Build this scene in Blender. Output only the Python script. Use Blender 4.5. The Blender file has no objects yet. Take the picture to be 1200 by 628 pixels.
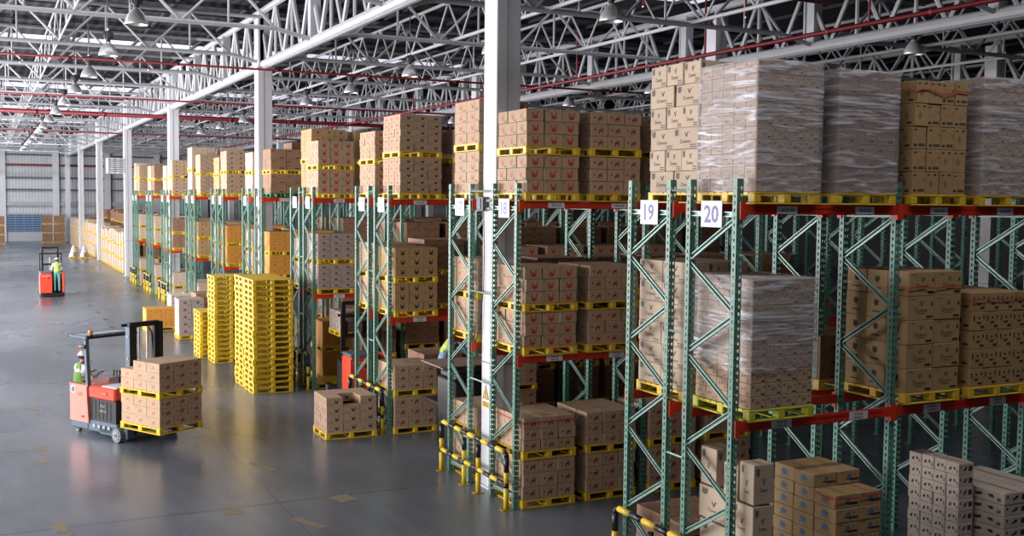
import bpy, math, random
import numpy as np
from mathutils import Vector, Matrix
SC = bpy.context.scene
COL = SC.collection
rnd = random.Random(20)

# ------------------------------------------------------------------ camera, world, light, exposure
H = 5.07
F_PX = 1256.2438
CAM_R = np.array([0.89757, -0.44075, 0.01033])
CAM_U = np.array([0.01902, 0.06212, 0.99789])
CAM_F = np.array([0.44046, 0.89548, -0.06414])
cd = bpy.data.cameras.new('camera'); cd.sensor_width = 36; cd.lens = F_PX / 1200 * 36
cd.clip_end = 400; cd.clip_start = .1
cam = bpy.data.objects.new('camera', cd); COL.objects.link(cam)
cam.matrix_world = Matrix(((CAM_R[0], CAM_U[0], -CAM_F[0], 0), (CAM_R[1], CAM_U[1], -CAM_F[1], 0),
                           (CAM_R[2], CAM_U[2], -CAM_F[2], H), (0, 0, 0, 1)))
SC.camera = cam
SC.view_settings.view_transform = 'Standard'
SC.view_settings.look = 'None'
SC.view_settings.gamma = 1
SC.view_settings.use_curve_mapping = False
SC.view_settings.exposure = -0.22
SC.cycles.diffuse_bounces = 1
w = bpy.data.worlds.new('world'); SC.world = w; w.use_nodes = True
w.node_tree.nodes['Background'].inputs[0].default_value = (.62, .74, 1, 1)
w.node_tree.nodes['Background'].inputs[1].default_value = .01

def area(name, loc, rot, sx, sy, radiance, col=(1, 1, 1)):
    d = bpy.data.lights.new(name, 'AREA'); d.shape = 'RECTANGLE'; d.size = sx; d.size_y = sy
    d.energy = radiance * math.pi * sx * sy; d.color = col
    o = bpy.data.objects.new(name, d); COL.objects.link(o); o.location = loc; o.rotation_euler = rot
    return o
# daylight through the open dock side (left) of the hall, and through the roof strips; the dim near dock segment is added fill
for y0, y1, L in ((-9, 10, .8), (12, 30, 11.5), (31, 60, 20.0), (61, 110, 12)):
    area('dock_daylight_and_fill', (-9.9, (y0 + y1) / 2, 4.7), (0, -math.pi / 2, 0), 6.4, y1 - y0, L, (1, .955, .97))
SKY_Y = (6.5, 28.0, 49.2, 70.0, 88, 104, 119)
for i, y in enumerate(SKY_Y):
    area('roof_daylight', (7.5 if i == 0 else -.5, y, 11.38), (0, 0, 0), 17 if i == 0 else 16, .9, (6.8, 2, 5, 6, 9, 13, 26)[i], (1, .97, .93) if i == 0 else (.93, .95, 1))

# ------------------------------------------------------------------ materials
def srgb(r, g, b):
    f = lambda c: (c / 255 / 12.92) if c / 255 <= .04045 else ((c / 255 + .055) / 1.055) ** 2.4
    return (f(r), f(g), f(b), 1)
MATS = {}
def mat(name, rgb, rough=.6, metal=0, var=.0, scale=4.0, bump=0, spec=.5, rng=0, detail=4):
    """principled material; var mottles the base colour, rng gives each object its own tone"""
    m = bpy.data.materials.new(name); m.use_nodes = True; MATS[name] = m
    nt = m.node_tree; b = nt.nodes['Principled BSDF']
    c = srgb(*rgb)
    b.inputs['Base Color'].default_value = c; b.inputs['Roughness'].default_value = rough
    b.inputs['Metallic'].default_value = metal; b.inputs['Specular IOR Level'].default_value = spec
    m.diffuse_color = c
    if var or bump or rng:
        tc = nt.nodes.new('ShaderNodeTexCoord')
        n = nt.nodes.new('ShaderNodeTexNoise'); n.inputs['Scale'].default_value = scale; n.inputs['Detail'].default_value = detail
        nt.links.new(tc.outputs['Object'], n.inputs['Vector'])
        if var or rng:
            hs = nt.nodes.new('ShaderNodeHueSaturation'); hs.inputs['Color'].default_value = c
            mr = nt.nodes.new('ShaderNodeMapRange')
            mr.inputs['From Min'].default_value = .3; mr.inputs['From Max'].default_value = .7
            mr.inputs['To Min'].default_value = 1 - var; mr.inputs['To Max'].default_value = 1 + var
            nt.links.new(n.outputs['Fac'], mr.inputs['Value'])
            out = mr.outputs['Result']
            if rng:
                oi = nt.nodes.new('ShaderNodeObjectInfo')
                m2 = nt.nodes.new('ShaderNodeMapRange'); m2.inputs['To Min'].default_value = 1 - rng; m2.inputs['To Max'].default_value = 1 + rng
                nt.links.new(oi.outputs['Random'], m2.inputs['Value'])
                mu = nt.nodes.new('ShaderNodeMath'); mu.operation = 'MULTIPLY'
                nt.links.new(out, mu.inputs[0]); nt.links.new(m2.outputs['Result'], mu.inputs[1]); out = mu.outputs[0]
            nt.links.new(out, hs.inputs['Value'])
            nt.links.new(hs.outputs['Color'], b.inputs['Base Color'])
        if bump:
            bp = nt.nodes.new('ShaderNodeBump'); bp.inputs['Strength'].default_value = bump; bp.inputs['Distance'].default_value = .01
            nt.links.new(n.outputs['Fac'], bp.inputs['Height']); nt.links.new(bp.outputs['Normal'], b.inputs['Normal'])
    return m
mat('white_steel', (184, 187, 191), .45, var=.05, scale=2)
mat('column_paint', (222, 224, 228), .5, var=.03, scale=1.5)
mat('rack_green', (92, 142, 124), .42, var=.08, scale=8)
mat('brace_zinc', (134, 164, 154), .4, .25, var=.06, scale=9)
mat('beam_red', (208, 52, 34), .42, var=.07, scale=6)
mat('beam_clip', (226, 62, 34), .42, var=.05, scale=6)
mat('pallet_yellow', (240, 200, 54), .45, var=.07, scale=7, rng=.05)
mat('pallet_lime', (205, 205, 60), .5, var=.08, scale=7)
mat('pallet_green', (28, 110, 66), .5, var=.08, scale=7)
mat('card_tan', (188, 160, 131), .75, var=.05, scale=5, rng=.06)
mat('card_pale', (203, 182, 158), .75, var=.05, scale=5, rng=.06)
mat('card_gold', (182, 150, 104), .75, var=.05, scale=5, rng=.05)
mat('card_orange', (214, 150, 62), .7, var=.05, scale=5, rng=.04)
mat('card_brown', (150, 116, 90), .75, var=.06, scale=5, rng=.06)
mat('card_grey', (176, 160, 150), .75, var=.05, scale=5, rng=.05)
mat('card_white', (205, 190, 176), .75, var=.04, scale=5, rng=.04)
mat('tape', (170, 140, 105), .3)
mat('ink_red', (196, 62, 38), .7)
mat('ink_maroon', (150, 44, 44), .7)
mat('ink_dark', (58, 46, 42), .75)
mat('ink_grey', (112, 100, 96), .75)
mat('ink_blue', (92, 120, 150), .75)
mat('ink_faint', (186, 116, 100), .75)
mat('strap_red', (205, 84, 58), .4)
mat('plate_white', (226, 226, 232), .45)
mat('digit_violet', (112, 108, 172), .5)
mat('label_ink', (50, 50, 58), .6)
mat('rail_yellow', (232, 200, 50), .45, var=.06, scale=12)
mat('rail_black', (32, 34, 40), .35)
mat('truck_red', (226, 80, 56), .35, var=.04, scale=5)
mat('truck_pink', (244, 146, 130), .35, var=.03, scale=5)
mat('truck_grey', (92, 110, 128), .45, var=.06, scale=6)
mat('truck_black', (22, 23, 27), .45, var=.1, scale=6)
mat('seat_black', (28, 28, 30), .6)
mat('tyre_grey', (120, 124, 128), .6, var=.1, scale=15)
mat('hub_grey', (170, 174, 176), .4, .4)
mat('amber', (214, 130, 60), .25)
mat('guard_clear', (190, 205, 215), .2)
mat('skin', (176, 124, 98), .55)
mat('beard', (48, 36, 32), .8)
mat('shirt_white', (206, 204, 204), .8, var=.04, scale=20)
mat('vest_green', (92, 134, 50), .75, var=.06, scale=20)
mat('vest_lime', (176, 214, 70), .75, var=.06, scale=20)
mat('vest_band', (214, 222, 190), .4)
mat('trouser_teal', (104, 178, 168), .8, var=.06, scale=18)
mat('trouser_blue', (120, 150, 178), .8, var=.06, scale=18)
mat('trouser_dark', (48, 54, 66), .8)
mat('boot', (40, 36, 36), .6)
mat('helmet_white', (232, 232, 234), .25)
mat('pipe_red', (126, 34, 44), .45)
mat('alu', (214, 214, 216), .3, .5, var=.05, scale=10)
mat('lamp_inner', (226, 224, 222), .25, .3)
mat('lamp_dark', (70, 72, 76), .5, .3)
mat('clad_grey', (206, 211, 216), .55, var=.03, scale=.6)
mat('girt_dark', (96, 104, 112), .55)
mat('dado_white', (198, 202, 206), .6, var=.03, scale=1)
mat('louvre_blue', (128, 162, 196), .4)
mat('louvre_dark', (70, 92, 120), .4)
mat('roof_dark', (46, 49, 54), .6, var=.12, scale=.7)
mat('wall_dark', (44, 47, 52), .7)
mat('tan_mark', (132, 118, 98), .6, var=.2, scale=9)
mat('dark_mark', (66, 68, 72), .6)
mat('sign_yellow', (226, 174, 30), .45)
mat('box_grey', (96, 104, 110), .45)
mat('board_wood', (150, 132, 116), .7, var=.12, scale=9)
mat('bag_white', (214, 206, 200), .6, var=.05, scale=4)

# corrugated roof and cladding: real wave through bump on one axis
def ribbed(name, axis, freq, strength, dist=.04):
    m = MATS[name]; nt = m.node_tree; b = nt.nodes['Principled BSDF']
    tc = nt.nodes.new('ShaderNodeTexCoord'); wv = nt.nodes.new('ShaderNodeTexWave')
    wv.bands_direction = axis; wv.inputs['Scale'].default_value = freq; wv.inputs['Distortion'].default_value = 0
    nt.links.new(tc.outputs['Object'], wv.inputs['Vector'])
    bp = nt.nodes.new('ShaderNodeBump'); bp.inputs['Strength'].default_value = strength; bp.inputs['Distance'].default_value = dist
    nt.links.new(wv.outputs['Fac'], bp.inputs['Height']); nt.links.new(bp.outputs['Normal'], b.inputs['Normal'])
ribbed('clad_grey', 'X', 1.0, .6)
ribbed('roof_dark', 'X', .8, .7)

def floor_material():
    m = bpy.data.materials.new('polished_concrete'); m.use_nodes = True; MATS['floor'] = m
    nt = m.node_tree; b = nt.nodes['Principled BSDF']; L = nt.links.new
    tc = nt.nodes.new('ShaderNodeTexCoord')
    def noise(scale, detail, vec=None, rough=.55):
        n = nt.nodes.new('ShaderNodeTexNoise'); n.inputs['Scale'].default_value = scale
        n.inputs['Detail'].default_value = detail; n.inputs['Roughness'].default_value = rough
        L(vec or tc.outputs['Object'], n.inputs['Vector']); return n
    mp = nt.nodes.new('ShaderNodeMapping'); mp.inputs['Scale'].default_value = (1, .28, 1); mp.inputs['Rotation'].default_value = (0, 0, 1.15)
    L(tc.outputs['Object'], mp.inputs['Vector'])
    n1 = noise(.4, 4, mp.outputs['Vector'], .55); n2 = noise(.16, 2); n3 = noise(3, 2, mp.outputs['Vector'])
    mx = nt.nodes.new('ShaderNodeMath'); mx.operation = 'ADD'
    L(n1.outputs['Fac'], mx.inputs[0]); L(n2.outputs['Fac'], mx.inputs[1])
    m3 = nt.nodes.new('ShaderNodeMath'); m3.operation = 'MULTIPLY_ADD'; m3.inputs[1].default_value = .22
    L(n3.outputs['Fac'], m3.inputs[0]); L(mx.outputs[0], m3.inputs[2])
    cr = nt.nodes.new('ShaderNodeValToRGB'); e = cr.color_ramp.elements
    e[0].position = .42; e[0].color = srgb(78, 86, 96); e[1].position = .72; e[1].color = srgb(138, 145, 154)
    half = nt.nodes.new('ShaderNodeMath'); half.operation = 'MULTIPLY'; half.inputs[1].default_value = .45
    L(m3.outputs[0], half.inputs[0]); L(half.outputs[0], cr.inputs['Fac'])
    # saw-cut joints: a grid of thin grooves
    sx = nt.nodes.new('ShaderNodeSeparateXYZ'); L(tc.outputs['Object'], sx.inputs[0])
    def joint(out, period, off, width):
        a = nt.nodes.new('ShaderNodeMath'); a.operation = 'ADD'; a.inputs[1].default_value = off; L(out, a.inputs[0])
        q = nt.nodes.new('ShaderNodeMath'); q.operation = 'PINGPONG'; q.inputs[1].default_value = period / 2; L(a.outputs[0], q.inputs[0])
        c = nt.nodes.new('ShaderNodeMath'); c.operation = 'LESS_THAN'; c.inputs[1].default_value = width; L(q.outputs[0], c.inputs[0])
        return c.outputs[0]
    j1 = joint(sx.outputs['Y'], 16.6, -17.4 + 166, .035); j2 = joint(sx.outputs['X'], 9.0, -4.3 + 90, .012)
    jm = nt.nodes.new('ShaderNodeMath'); jm.operation = 'MAXIMUM'; L(j1, jm.inputs[0]); L(j2, jm.inputs[1])
    mix = nt.nodes.new('ShaderNodeMix'); mix.data_type = 'RGBA'
    jf = nt.nodes.new('ShaderNodeMath'); jf.operation = 'MULTIPLY'; jf.inputs[1].default_value = .55; L(jm.outputs[0], jf.inputs[0])
    L(jf.outputs[0], mix.inputs['Factor']); L(cr.outputs['Color'], mix.inputs['A']); mix.inputs['B'].default_value = srgb(60, 62, 66)
    L(mix.outputs['Result'], b.inputs['Base Color'])
    rr = nt.nodes.new('ShaderNodeMapRange'); rr.inputs['To Min'].default_value = .16; rr.inputs['To Max'].default_value = .38
    L(n2.outputs['Fac'], rr.inputs['Value']); L(rr.outputs['Result'], b.inputs['Roughness'])
    b.inputs['Specular IOR Level'].default_value = .5
floor_material()

def film_material():
    m = bpy.data.materials.new('stretch_film'); m.use_nodes = True; MATS['film'] = m
    nt = m.node_tree; b = nt.nodes['Principled BSDF']; L = nt.links.new; out = nt.nodes['Material Output']
    b.inputs['Base Color'].default_value = srgb(228, 226, 232); b.inputs['Roughness'].default_value = .22
    tc = nt.nodes.new('ShaderNodeTexCoord')
    def streak(sx, sy, sz, rx, scale, lo, hi):
        mp = nt.nodes.new('ShaderNodeMapping'); mp.inputs['Scale'].default_value = (sx, sy, sz); mp.inputs['Rotation'].default_value = (rx, rx, 0)
        L(tc.outputs['Object'], mp.inputs['Vector'])
        n = nt.nodes.new('ShaderNodeTexNoise'); n.inputs['Scale'].default_value = scale; n.inputs['Detail'].default_value = 5; n.inputs['Distortion'].default_value = .9
        L(mp.outputs['Vector'], n.inputs['Vector'])
        r = nt.nodes.new('ShaderNodeMapRange'); r.inputs['From Min'].default_value = lo; r.inputs['From Max'].default_value = hi
        L(n.outputs['Fac'], r.inputs['Value']); return n, r
    n1, r1 = streak(.5, .5, 6, 0, 2.4, .52, .68); n2, r2 = streak(.7, .7, 7, .42, 2.0, .56, .7)
    mx = nt.nodes.new('ShaderNodeMath'); mx.operation = 'MAXIMUM'; L(r1.outputs['Result'], mx.inputs[0]); L(r2.outputs['Result'], mx.inputs[1])
    ma = nt.nodes.new('ShaderNodeMath'); ma.operation = 'MULTIPLY_ADD'; ma.inputs[1].default_value = .7; ma.inputs[2].default_value = .24
    L(mx.outputs[0], ma.inputs[0])
    tr = nt.nodes.new('ShaderNodeBsdfTransparent'); ms = nt.nodes.new('ShaderNodeMixShader')
    L(ma.outputs[0], ms.inputs[0]); L(tr.outputs[0], ms.inputs[1]); L(b.outputs[0], ms.inputs[2]); L(ms.outputs[0], out.inputs['Surface'])
    bp = nt.nodes.new('ShaderNodeBump'); bp.inputs['Strength'].default_value = .9; bp.inputs['Distance'].default_value = .03
    L(n1.outputs['Fac'], bp.inputs['Height']); L(bp.outputs['Normal'], b.inputs['Normal'])
film_material()
def glow_material():
    m = bpy.data.materials.new('skylight_sheet'); m.use_nodes = True; MATS['skylight'] = m
    b = m.node_tree.nodes['Principled BSDF']; b.inputs['Base Color'].default_value = (.8, .8, .85, 1)
    b.inputs['Emission Color'].default_value = (.86, .82, 1, 1); b.inputs['Emission Strength'].default_value = .9
glow_material()

# ------------------------------------------------------------------ mesh collector
BOXF = ((0, 3, 2, 1), (4, 5, 6, 7), (0, 1, 5, 4), (1, 2, 6, 5), (2, 3, 7, 6), (3, 0, 4, 7))
class MB:
    def __init__(s): s.v = []; s.f = []; s.m = []; s.mats = []
    def mi(s, name):
        if name not in s.mats: s.mats.append(name)
        return s.mats.index(name)
    def add(s, verts, faces, m):
        o = len(s.v); i = s.mi(m); s.v.extend([tuple(p) for p in verts])
        for f in faces: s.f.append(tuple(o + k for k in f)); s.m.append(i)
    def box(s, x0, y0, z0, x1, y1, z1, m, mx=None):
        p = [(x0, y0, z0), (x1, y0, z0), (x1, y1, z0), (x0, y1, z0), (x0, y0, z1), (x1, y0, z1), (x1, y1, z1), (x0, y1, z1)]
        if mx is not None: p = [mx @ Vector(q) for q in p]
        s.add(p, BOXF, m)
    def cbox(s, x0, y0, z0, x1, y1, z1, c, m, mx=None):
        """box with all edges chamfered by c"""
        vs = []; idx = {}
        for ix, X in enumerate((x0, x1)):
            for iy, Y in enumerate((y0, y1)):
                for iz, Z in enumerate((z0, z1)):
                    sx, sy, sz = (1 - 2 * ix), (1 - 2 * iy), (1 - 2 * iz)
                    for a, q in enumerate(((X, Y + sy * c, Z + sz * c), (X + sx * c, Y, Z + sz * c), (X + sx * c, Y + sy * c, Z))):
                        idx[(ix, iy, iz, a)] = len(vs); vs.append(q)
        f = []
        for a in range(3):
            for t in (0, 1):
                o = [k for k in range(3) if k != a]
                q = []
                for u, v in ((0, 0), (1, 0), (1, 1), (0, 1)):
                    k = [0, 0, 0]; k[a] = t; k[o[0]] = u; k[o[1]] = v; q.append(idx[(k[0], k[1], k[2], a)])
                f.append(q if (t == 1) != (a == 1) else q[::-1])
        for a in range(3):
            o = [k for k in range(3) if k != a]
            for u in (0, 1):
                for v in (0, 1):
                    k0 = [0, 0, 0]; k0[o[0]] = u; k0[o[1]] = v; k1 = list(k0); k1[a] = 1
                    q = [idx[(*k0, o[0])], idx[(*k1, o[0])], idx[(*k1, o[1])], idx[(*k0, o[1])]]
                    f.append(q)
        for k in range(8):
            c3 = (k & 1, k >> 1 & 1, k >> 2 & 1); f.append([idx[(*c3, 0)], idx[(*c3, 1)], idx[(*c3, 2)]])
        if mx is not None: vs = [mx @ Vector(q) for q in vs]
        s.add(vs, f, m)
    def frame(s, p0, p1, up=(0, 0, 1)):
        p0, p1 = Vector(p0), Vector(p1); d = (p1 - p0); l = d.length; d.normalize(); u = Vector(up)
        if abs(d.dot(u)) > .98: u = Vector((1, 0, 0)) if abs(d.x) < .9 else Vector((0, 1, 0))
        r = d.cross(u).normalized(); u = r.cross(d)
        return p0, d, r, u, l
    def bar(s, p0, p1, w, h, m, up=(0, 0, 1)):
        p0, d, r, u, l = s.frame(p0, p1, up)
        vs = [p0 + d * t * l + r * a * w / 2 + u * b * h / 2 for t in (0, 1) for a, b in ((-1, -1), (1, -1), (1, 1), (-1, 1))]
        s.add(vs, ((0, 3, 2, 1), (4, 5, 6, 7), (0, 1, 5, 4), (1, 2, 6, 5), (2, 3, 7, 6), (3, 0, 4, 7)), m)
    def tube(s, p0, p1, r, m, n=10, r1=None, cap=True):
        p0, d, a, u, l = s.frame(p0, p1); r1 = r if r1 is None else r1
        vs = []
        for t, rr in ((0, r), (1, r1)):
            for k in range(n):
                an = 2 * math.pi * k / n; vs.append(p0 + d * t * l + (a * math.cos(an) + u * math.sin(an)) * rr)
        f = [(k, (k + 1) % n, n + (k + 1) % n, n + k) for k in range(n)]
        if cap: f += [tuple(range(n))[::-1], tuple(range(n, 2 * n))]
        s.add(vs, f, m)
    def lathe(s, prof, m, c=(0, 0, 0), n=20):
        vs = []; f = []
        for r, z in prof:
            for k in range(n):
                an = 2 * math.pi * k / n; vs.append((c[0] + r * math.cos(an), c[1] + r * math.sin(an), c[2] + z))
        for j in range(len(prof) - 1):
            for k in range(n):
                f.append((j * n + k, j * n + (k + 1) % n, (j + 1) * n + (k + 1) % n, (j + 1) * n + k))
        s.add(vs, f, m)
    def prism(s, poly, y0, y1, m, plane='xz'):
        n = len(poly)
        P = {'xz': lambda a, b, t: (a, t, b), 'xy': lambda a, b, t: (a, b, t), 'yz': lambda a, b, t: (t, a, b)}[plane]
        vs = [P(a, b, y0) for a, b in poly] + [P(a, b, y1) for a, b in poly]
        f = [tuple(range(n)), tuple(range(n, 2 * n))[::-1]] + [(k, n + k, n + (k + 1) % n, (k + 1) % n) for k in range(n)]
        s.add(vs, f, m)
    def sphere(s, c, rx, ry, rz, m, nu=14, nv=8, v0=0.0, v1=1.0):
        vs = []; f = []
        for j in range(nv + 1):
            th = math.pi * (v0 + (v1 - v0) * j / nv)
            for k in range(nu):
                ph = 2 * math.pi * k / nu; vs.append((c[0] + rx * math.sin(th) * math.cos(ph), c[1] + ry * math.sin(th) * math.sin(ph), c[2] + rz * math.cos(th)))
        for j in range(nv):
            for k in range(nu): f.append((j * nu + k, (j + 1) * nu + k, (j + 1) * nu + (k + 1) % nu, j * nu + (k + 1) % nu))
        s.add(vs, f, m)
    def mesh(s, name, smooth=False):
        me = bpy.data.meshes.new(name); me.from_pydata(s.v, [], s.f)
        for n in s.mats: me.materials.append(MATS[n])
        me.polygons.foreach_set('material_index', s.m)
        if smooth: me.polygons.foreach_set('use_smooth', [True] * len(s.f))
        me.update(); return me
    def obj(s, name, parent=None, smooth=False):
        return link(name, s.mesh(name, smooth), parent)
def link(name, data, parent=None, loc=None, rz=0):
    o = bpy.data.objects.new(name, data); COL.objects.link(o)
    if parent is not None: o.parent = parent
    if loc is not None: o.location = loc
    if rz: o.rotation_euler = (0, 0, rz)
    return o
def thing(name, label, cat, loc=(0, 0, 0), rz=0, group=None):
    o = bpy.data.objects.new(name, None); COL.objects.link(o); o.empty_display_size = .2
    o.location = loc; o.rotation_euler = (0, 0, rz); tag(o, label, cat, group); return o
def tag(o, label, cat, group=None):
    o['label'] = label; o['category'] = cat
    if group: o['group'] = group
    return o
def struct(o): o['kind'] = 'structure'; return o
def copy_tree(o, parent=None):
    c = o.copy(); COL.objects.link(c)
    if parent is not None: c.parent = parent
    for ch in list(o.children): copy_tree(ch, c)
    return c
def project(p):
    q = np.asarray(p, float) - np.array([0, 0, H]); d = q @ CAM_F
    return (600 + F_PX * (q @ CAM_R) / d, 314 - F_PX * (q @ CAM_U) / d, d)
_txt = {}
def text_polys(body, bold=0.0):
    """flat letter outlines (vertices, faces) of a word, unit height 1, centred"""
    key = (body, bold)
    if key not in _txt:
        c = bpy.data.curves.new('t', 'FONT'); c.body = body; c.offset = bold; c.resolution_u = 2; c.align_x = 'CENTER'; c.align_y = 'CENTER'
        o = bpy.data.objects.new('t', c); COL.objects.link(o)
        bpy.context.view_layer.update()
        me = o.evaluated_get(bpy.context.evaluated_depsgraph_get()).to_mesh()
        v = [(p.co.x, p.co.y) for p in me.vertices]; f = [tuple(p.vertices) for p in me.polygons]
        o.to_mesh_clear(); bpy.data.objects.remove(o); bpy.data.curves.remove(c)
        xs = [p[0] for p in v]; ys = [p[1] for p in v]; h = max(ys) - min(ys); cx = (max(xs) + min(xs)) / 2; cy = (max(ys) + min(ys)) / 2
        _txt[key] = ([((a - cx) / h, (b - cy) / h) for a, b in v], f, (max(xs) - min(xs)) / h)
    return _txt[key]

# ------------------------------------------------------------------ the setting
mb = MB(); mb.box(-12, -14, -.2, 60, 128, 0, 'floor'); struct(mb.obj('floor'))
mb = MB()
edges = [-14] + sorted(y for c in SKY_Y for y in (c - 1.3, c + 1.3)) + [128]
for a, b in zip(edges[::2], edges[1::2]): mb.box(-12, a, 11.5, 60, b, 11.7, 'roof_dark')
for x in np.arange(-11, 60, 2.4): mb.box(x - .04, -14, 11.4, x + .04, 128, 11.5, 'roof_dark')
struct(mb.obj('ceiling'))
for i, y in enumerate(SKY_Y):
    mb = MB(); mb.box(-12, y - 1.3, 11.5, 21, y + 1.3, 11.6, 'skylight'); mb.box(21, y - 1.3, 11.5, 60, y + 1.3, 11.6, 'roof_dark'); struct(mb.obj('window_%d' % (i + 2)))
YB = 127.0
mb = MB(); mb.box(-12, YB, 1.06, 60, YB + .2, 11.5, 'clad_grey')
mb.box(-12, YB - .08, 0, 2.0, YB + .2, 1.06, 'dado_white'); mb.box(2.0, YB - .08, 0, 60, YB + .2, 1.06, 'dado_white')
struct(mb.obj('wall_back'))
mb = MB(); mb.box(2.05, YB - .12, 1.06, 5.5, YB + .02, 2.85, 'louvre_dark')
for k in range(7): mb.box(2.05, YB - .2, 1.12 + k * .25, 5.5, YB - .1, 1.25 + k * .25, 'louvre_blue')
for k in range(5): mb.box(2.05 + k * .84, YB - .22, 1.06, 2.13 + k * .84, YB - .1, 2.85, 'louvre_blue')
struct(mb.obj('window_1'))
n = 1
for z, h, m in ((8.21, .22, 'pipe_red'), (6.84, .16, 'girt_dark'), (5.56, .16, 'girt_dark'), (4.05, .42, 'white_steel'), (9.3, .16, 'girt_dark'), (2.95, .2, 'white_steel')):
    mb = MB(); mb.box(-12, YB - .25, z - h / 2, 60, YB, z + h / 2, m); struct(mb.obj('trim_%d' % n)); n += 1
for k in range(-2, 10):
    x = 1.72 + 5.27 * k
    mb = MB(); mb.box(x - .32, YB - .45, 0, x + .32, YB, 11.4, 'column_paint'); struct(mb.obj('column'))
mb = MB(); mb.box(59.8, -14, 0, 60, 128, 11.5, 'wall_dark'); struct(mb.obj('wall_right'))
mb = MB(); mb.box(-10.4, -14, 0, -10.1, 128, 1.3, 'dado_white'); mb.box(-10.4, -14, 8.1, -10.1, 128, 11.5, 'clad_grey')
for k in range(-1, 8): mb.box(-10.4, k * 17.8 - .3, 1.3, -9.95, k * 17.8 + .3, 8.1, 'column_paint')
struct(mb.obj('wall_left'))
# main columns
COL_Y = (16.86, 34.57, 52.9, 71.0, 89.3, 107.3, 125.0)
for c0 in COL_Y:
    for cx in (7.85, 20.0, 32.2):
        cy = c0 if cx < 10 else c0 + 10.2
        mb = MB()
        mb.cbox(cx, cy - .24, 0, cx + .2, cy + .28, 10.7, .012, 'column_paint')
        mb.cbox(cx + .2, cy - .22, 0, cx + .46, cy + .26, 10.7, .01, 'column_paint')
        mb.box(cx - .01, cy - .25, 2.2, cx + .43, cy + .29, 2.215, 'girt_dark')
        mb.box(cx - .05, cy - .32, 9.1, cx + .5, cy + .34, 9.16, 'column_paint')
        mb.box(cx - .06, cy - .34, 0, cx + .5, cy + .36, .03, 'column_paint')
        struct(mb.obj('column'))
# girders along the column lines
def truss_line(mb, p, q, zb, zt, rb, rt, rw, step, axis, w_pattern=True, vert=True, gusset=True):
    L = q - p; n = max(1, int(round(L / step))); s = L / n
    P = (lambda a, z: (axis[1], a, z)) if axis[0] == 'y' else (lambda a, z: (a, axis[1], z))
    mb.tube(P(p, zb), P(q, zb), rb, 'white_steel', 10); mb.tube(P(p, zt), P(q, zt), rt, 'white_steel', 8)
    for k in range(n):
        a, m, b = p + k * s, p + (k + .5) * s, p + (k + 1) * s
        if w_pattern:
            mb.tube(P(a, zb), P(m, zt), rw, 'white_steel', 6, cap=False); mb.tube(P(m, zt), P(b, zb), rw, 'white_steel', 6, cap=False)
            if vert: mb.tube(P(m, zb), P(m, zt), rw * .8, 'white_steel', 6, cap=False)
        if gusset:
            g = rb * 2.6
            c = P(a, zb)
            if axis[0] == 'x': mb.add([(a - g * 2, axis[1], zb), (a + g * 2, axis[1], zb), (a + g, axis[1], zb + g * 1.4), (a - g, axis[1], zb + g * 1.4),
                                      (a - g * 2, axis[1] + .02, zb), (a + g * 2, axis[1] + .02, zb), (a + g, axis[1] + .02, zb + g * 1.4), (a - g, axis[1] + .02, zb + g * 1.4)],
                                     ((0, 1, 2, 3), (7, 6, 5, 4), (3, 2, 6, 7), (0, 3, 7, 4), (1, 5, 6, 2)), 'white_steel')
GX = (8.06, 20.2, 32.4)
for gx in GX:
    mb = MB(); truss_line(mb, -13, 125.5, 9.25, 10.95, .15, .11, .065, 1.96, ('y', gx), vert=True, gusset=False)
    for k in range(-2, 20):
        y = 16.86 + 5.87 * k; mb.box(gx - .14, y - .14, 9.3, gx + .14, y + .14, 10.9, 'white_steel')
    struct(mb.obj('ceiling_truss'))
TY = [16.86 + 5.87 * k for k in range(-2, 19)]
for i, y in enumerate(TY):
    mb = MB()
    for a, b in ((-10, 7.0), (9.2, 19.1), (21.3, 31.3), (33.5, 44)):
        truss_line(mb, a, b, 9.52, 10.75, .062, .06, .04, 2.45, ('x', y))
        if a > -5: mb.tube((a, y, 9.52), (a - 1.1, y, 9.28), .06, 'white_steel', 8)
        mb.tube((b, y, 9.52), (b + 1.1, y, 9.28), .06, 'white_steel', 8)
        mb.tube((a - 1.1, y, 10.75), (b + 1.1, y, 10.75), .06, 'white_steel', 8)
    struct(mb.obj('ceiling_truss'))
for x in (-4.0, 2.05, 12.1, 16.15, 24.3, 28.3, 36.4):
    mb = MB(); k = .6 if x < 5 else 1; truss_line(mb, -13, 125.5, 9.58, 10.7, .05 * k, .05 * k, .032 * k, 1.96 if x > 5 else 2.93, ('y', x), gusset=False, vert=False)
    struct(mb.obj('ceiling_truss'))
# thin secondary purlins under the deck, and cross bracing rods
for i, y in enumerate(np.arange(-10, 126, 1.96)):
    if min(abs(y - c) for c in SKY_Y) < 4.2: continue
    mb = MB(); mb.box(-11, y - .04, 11.36, 45, y + .04, 11.49, 'roof_dark'); struct(mb.obj('ceiling_purlin'))

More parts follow.
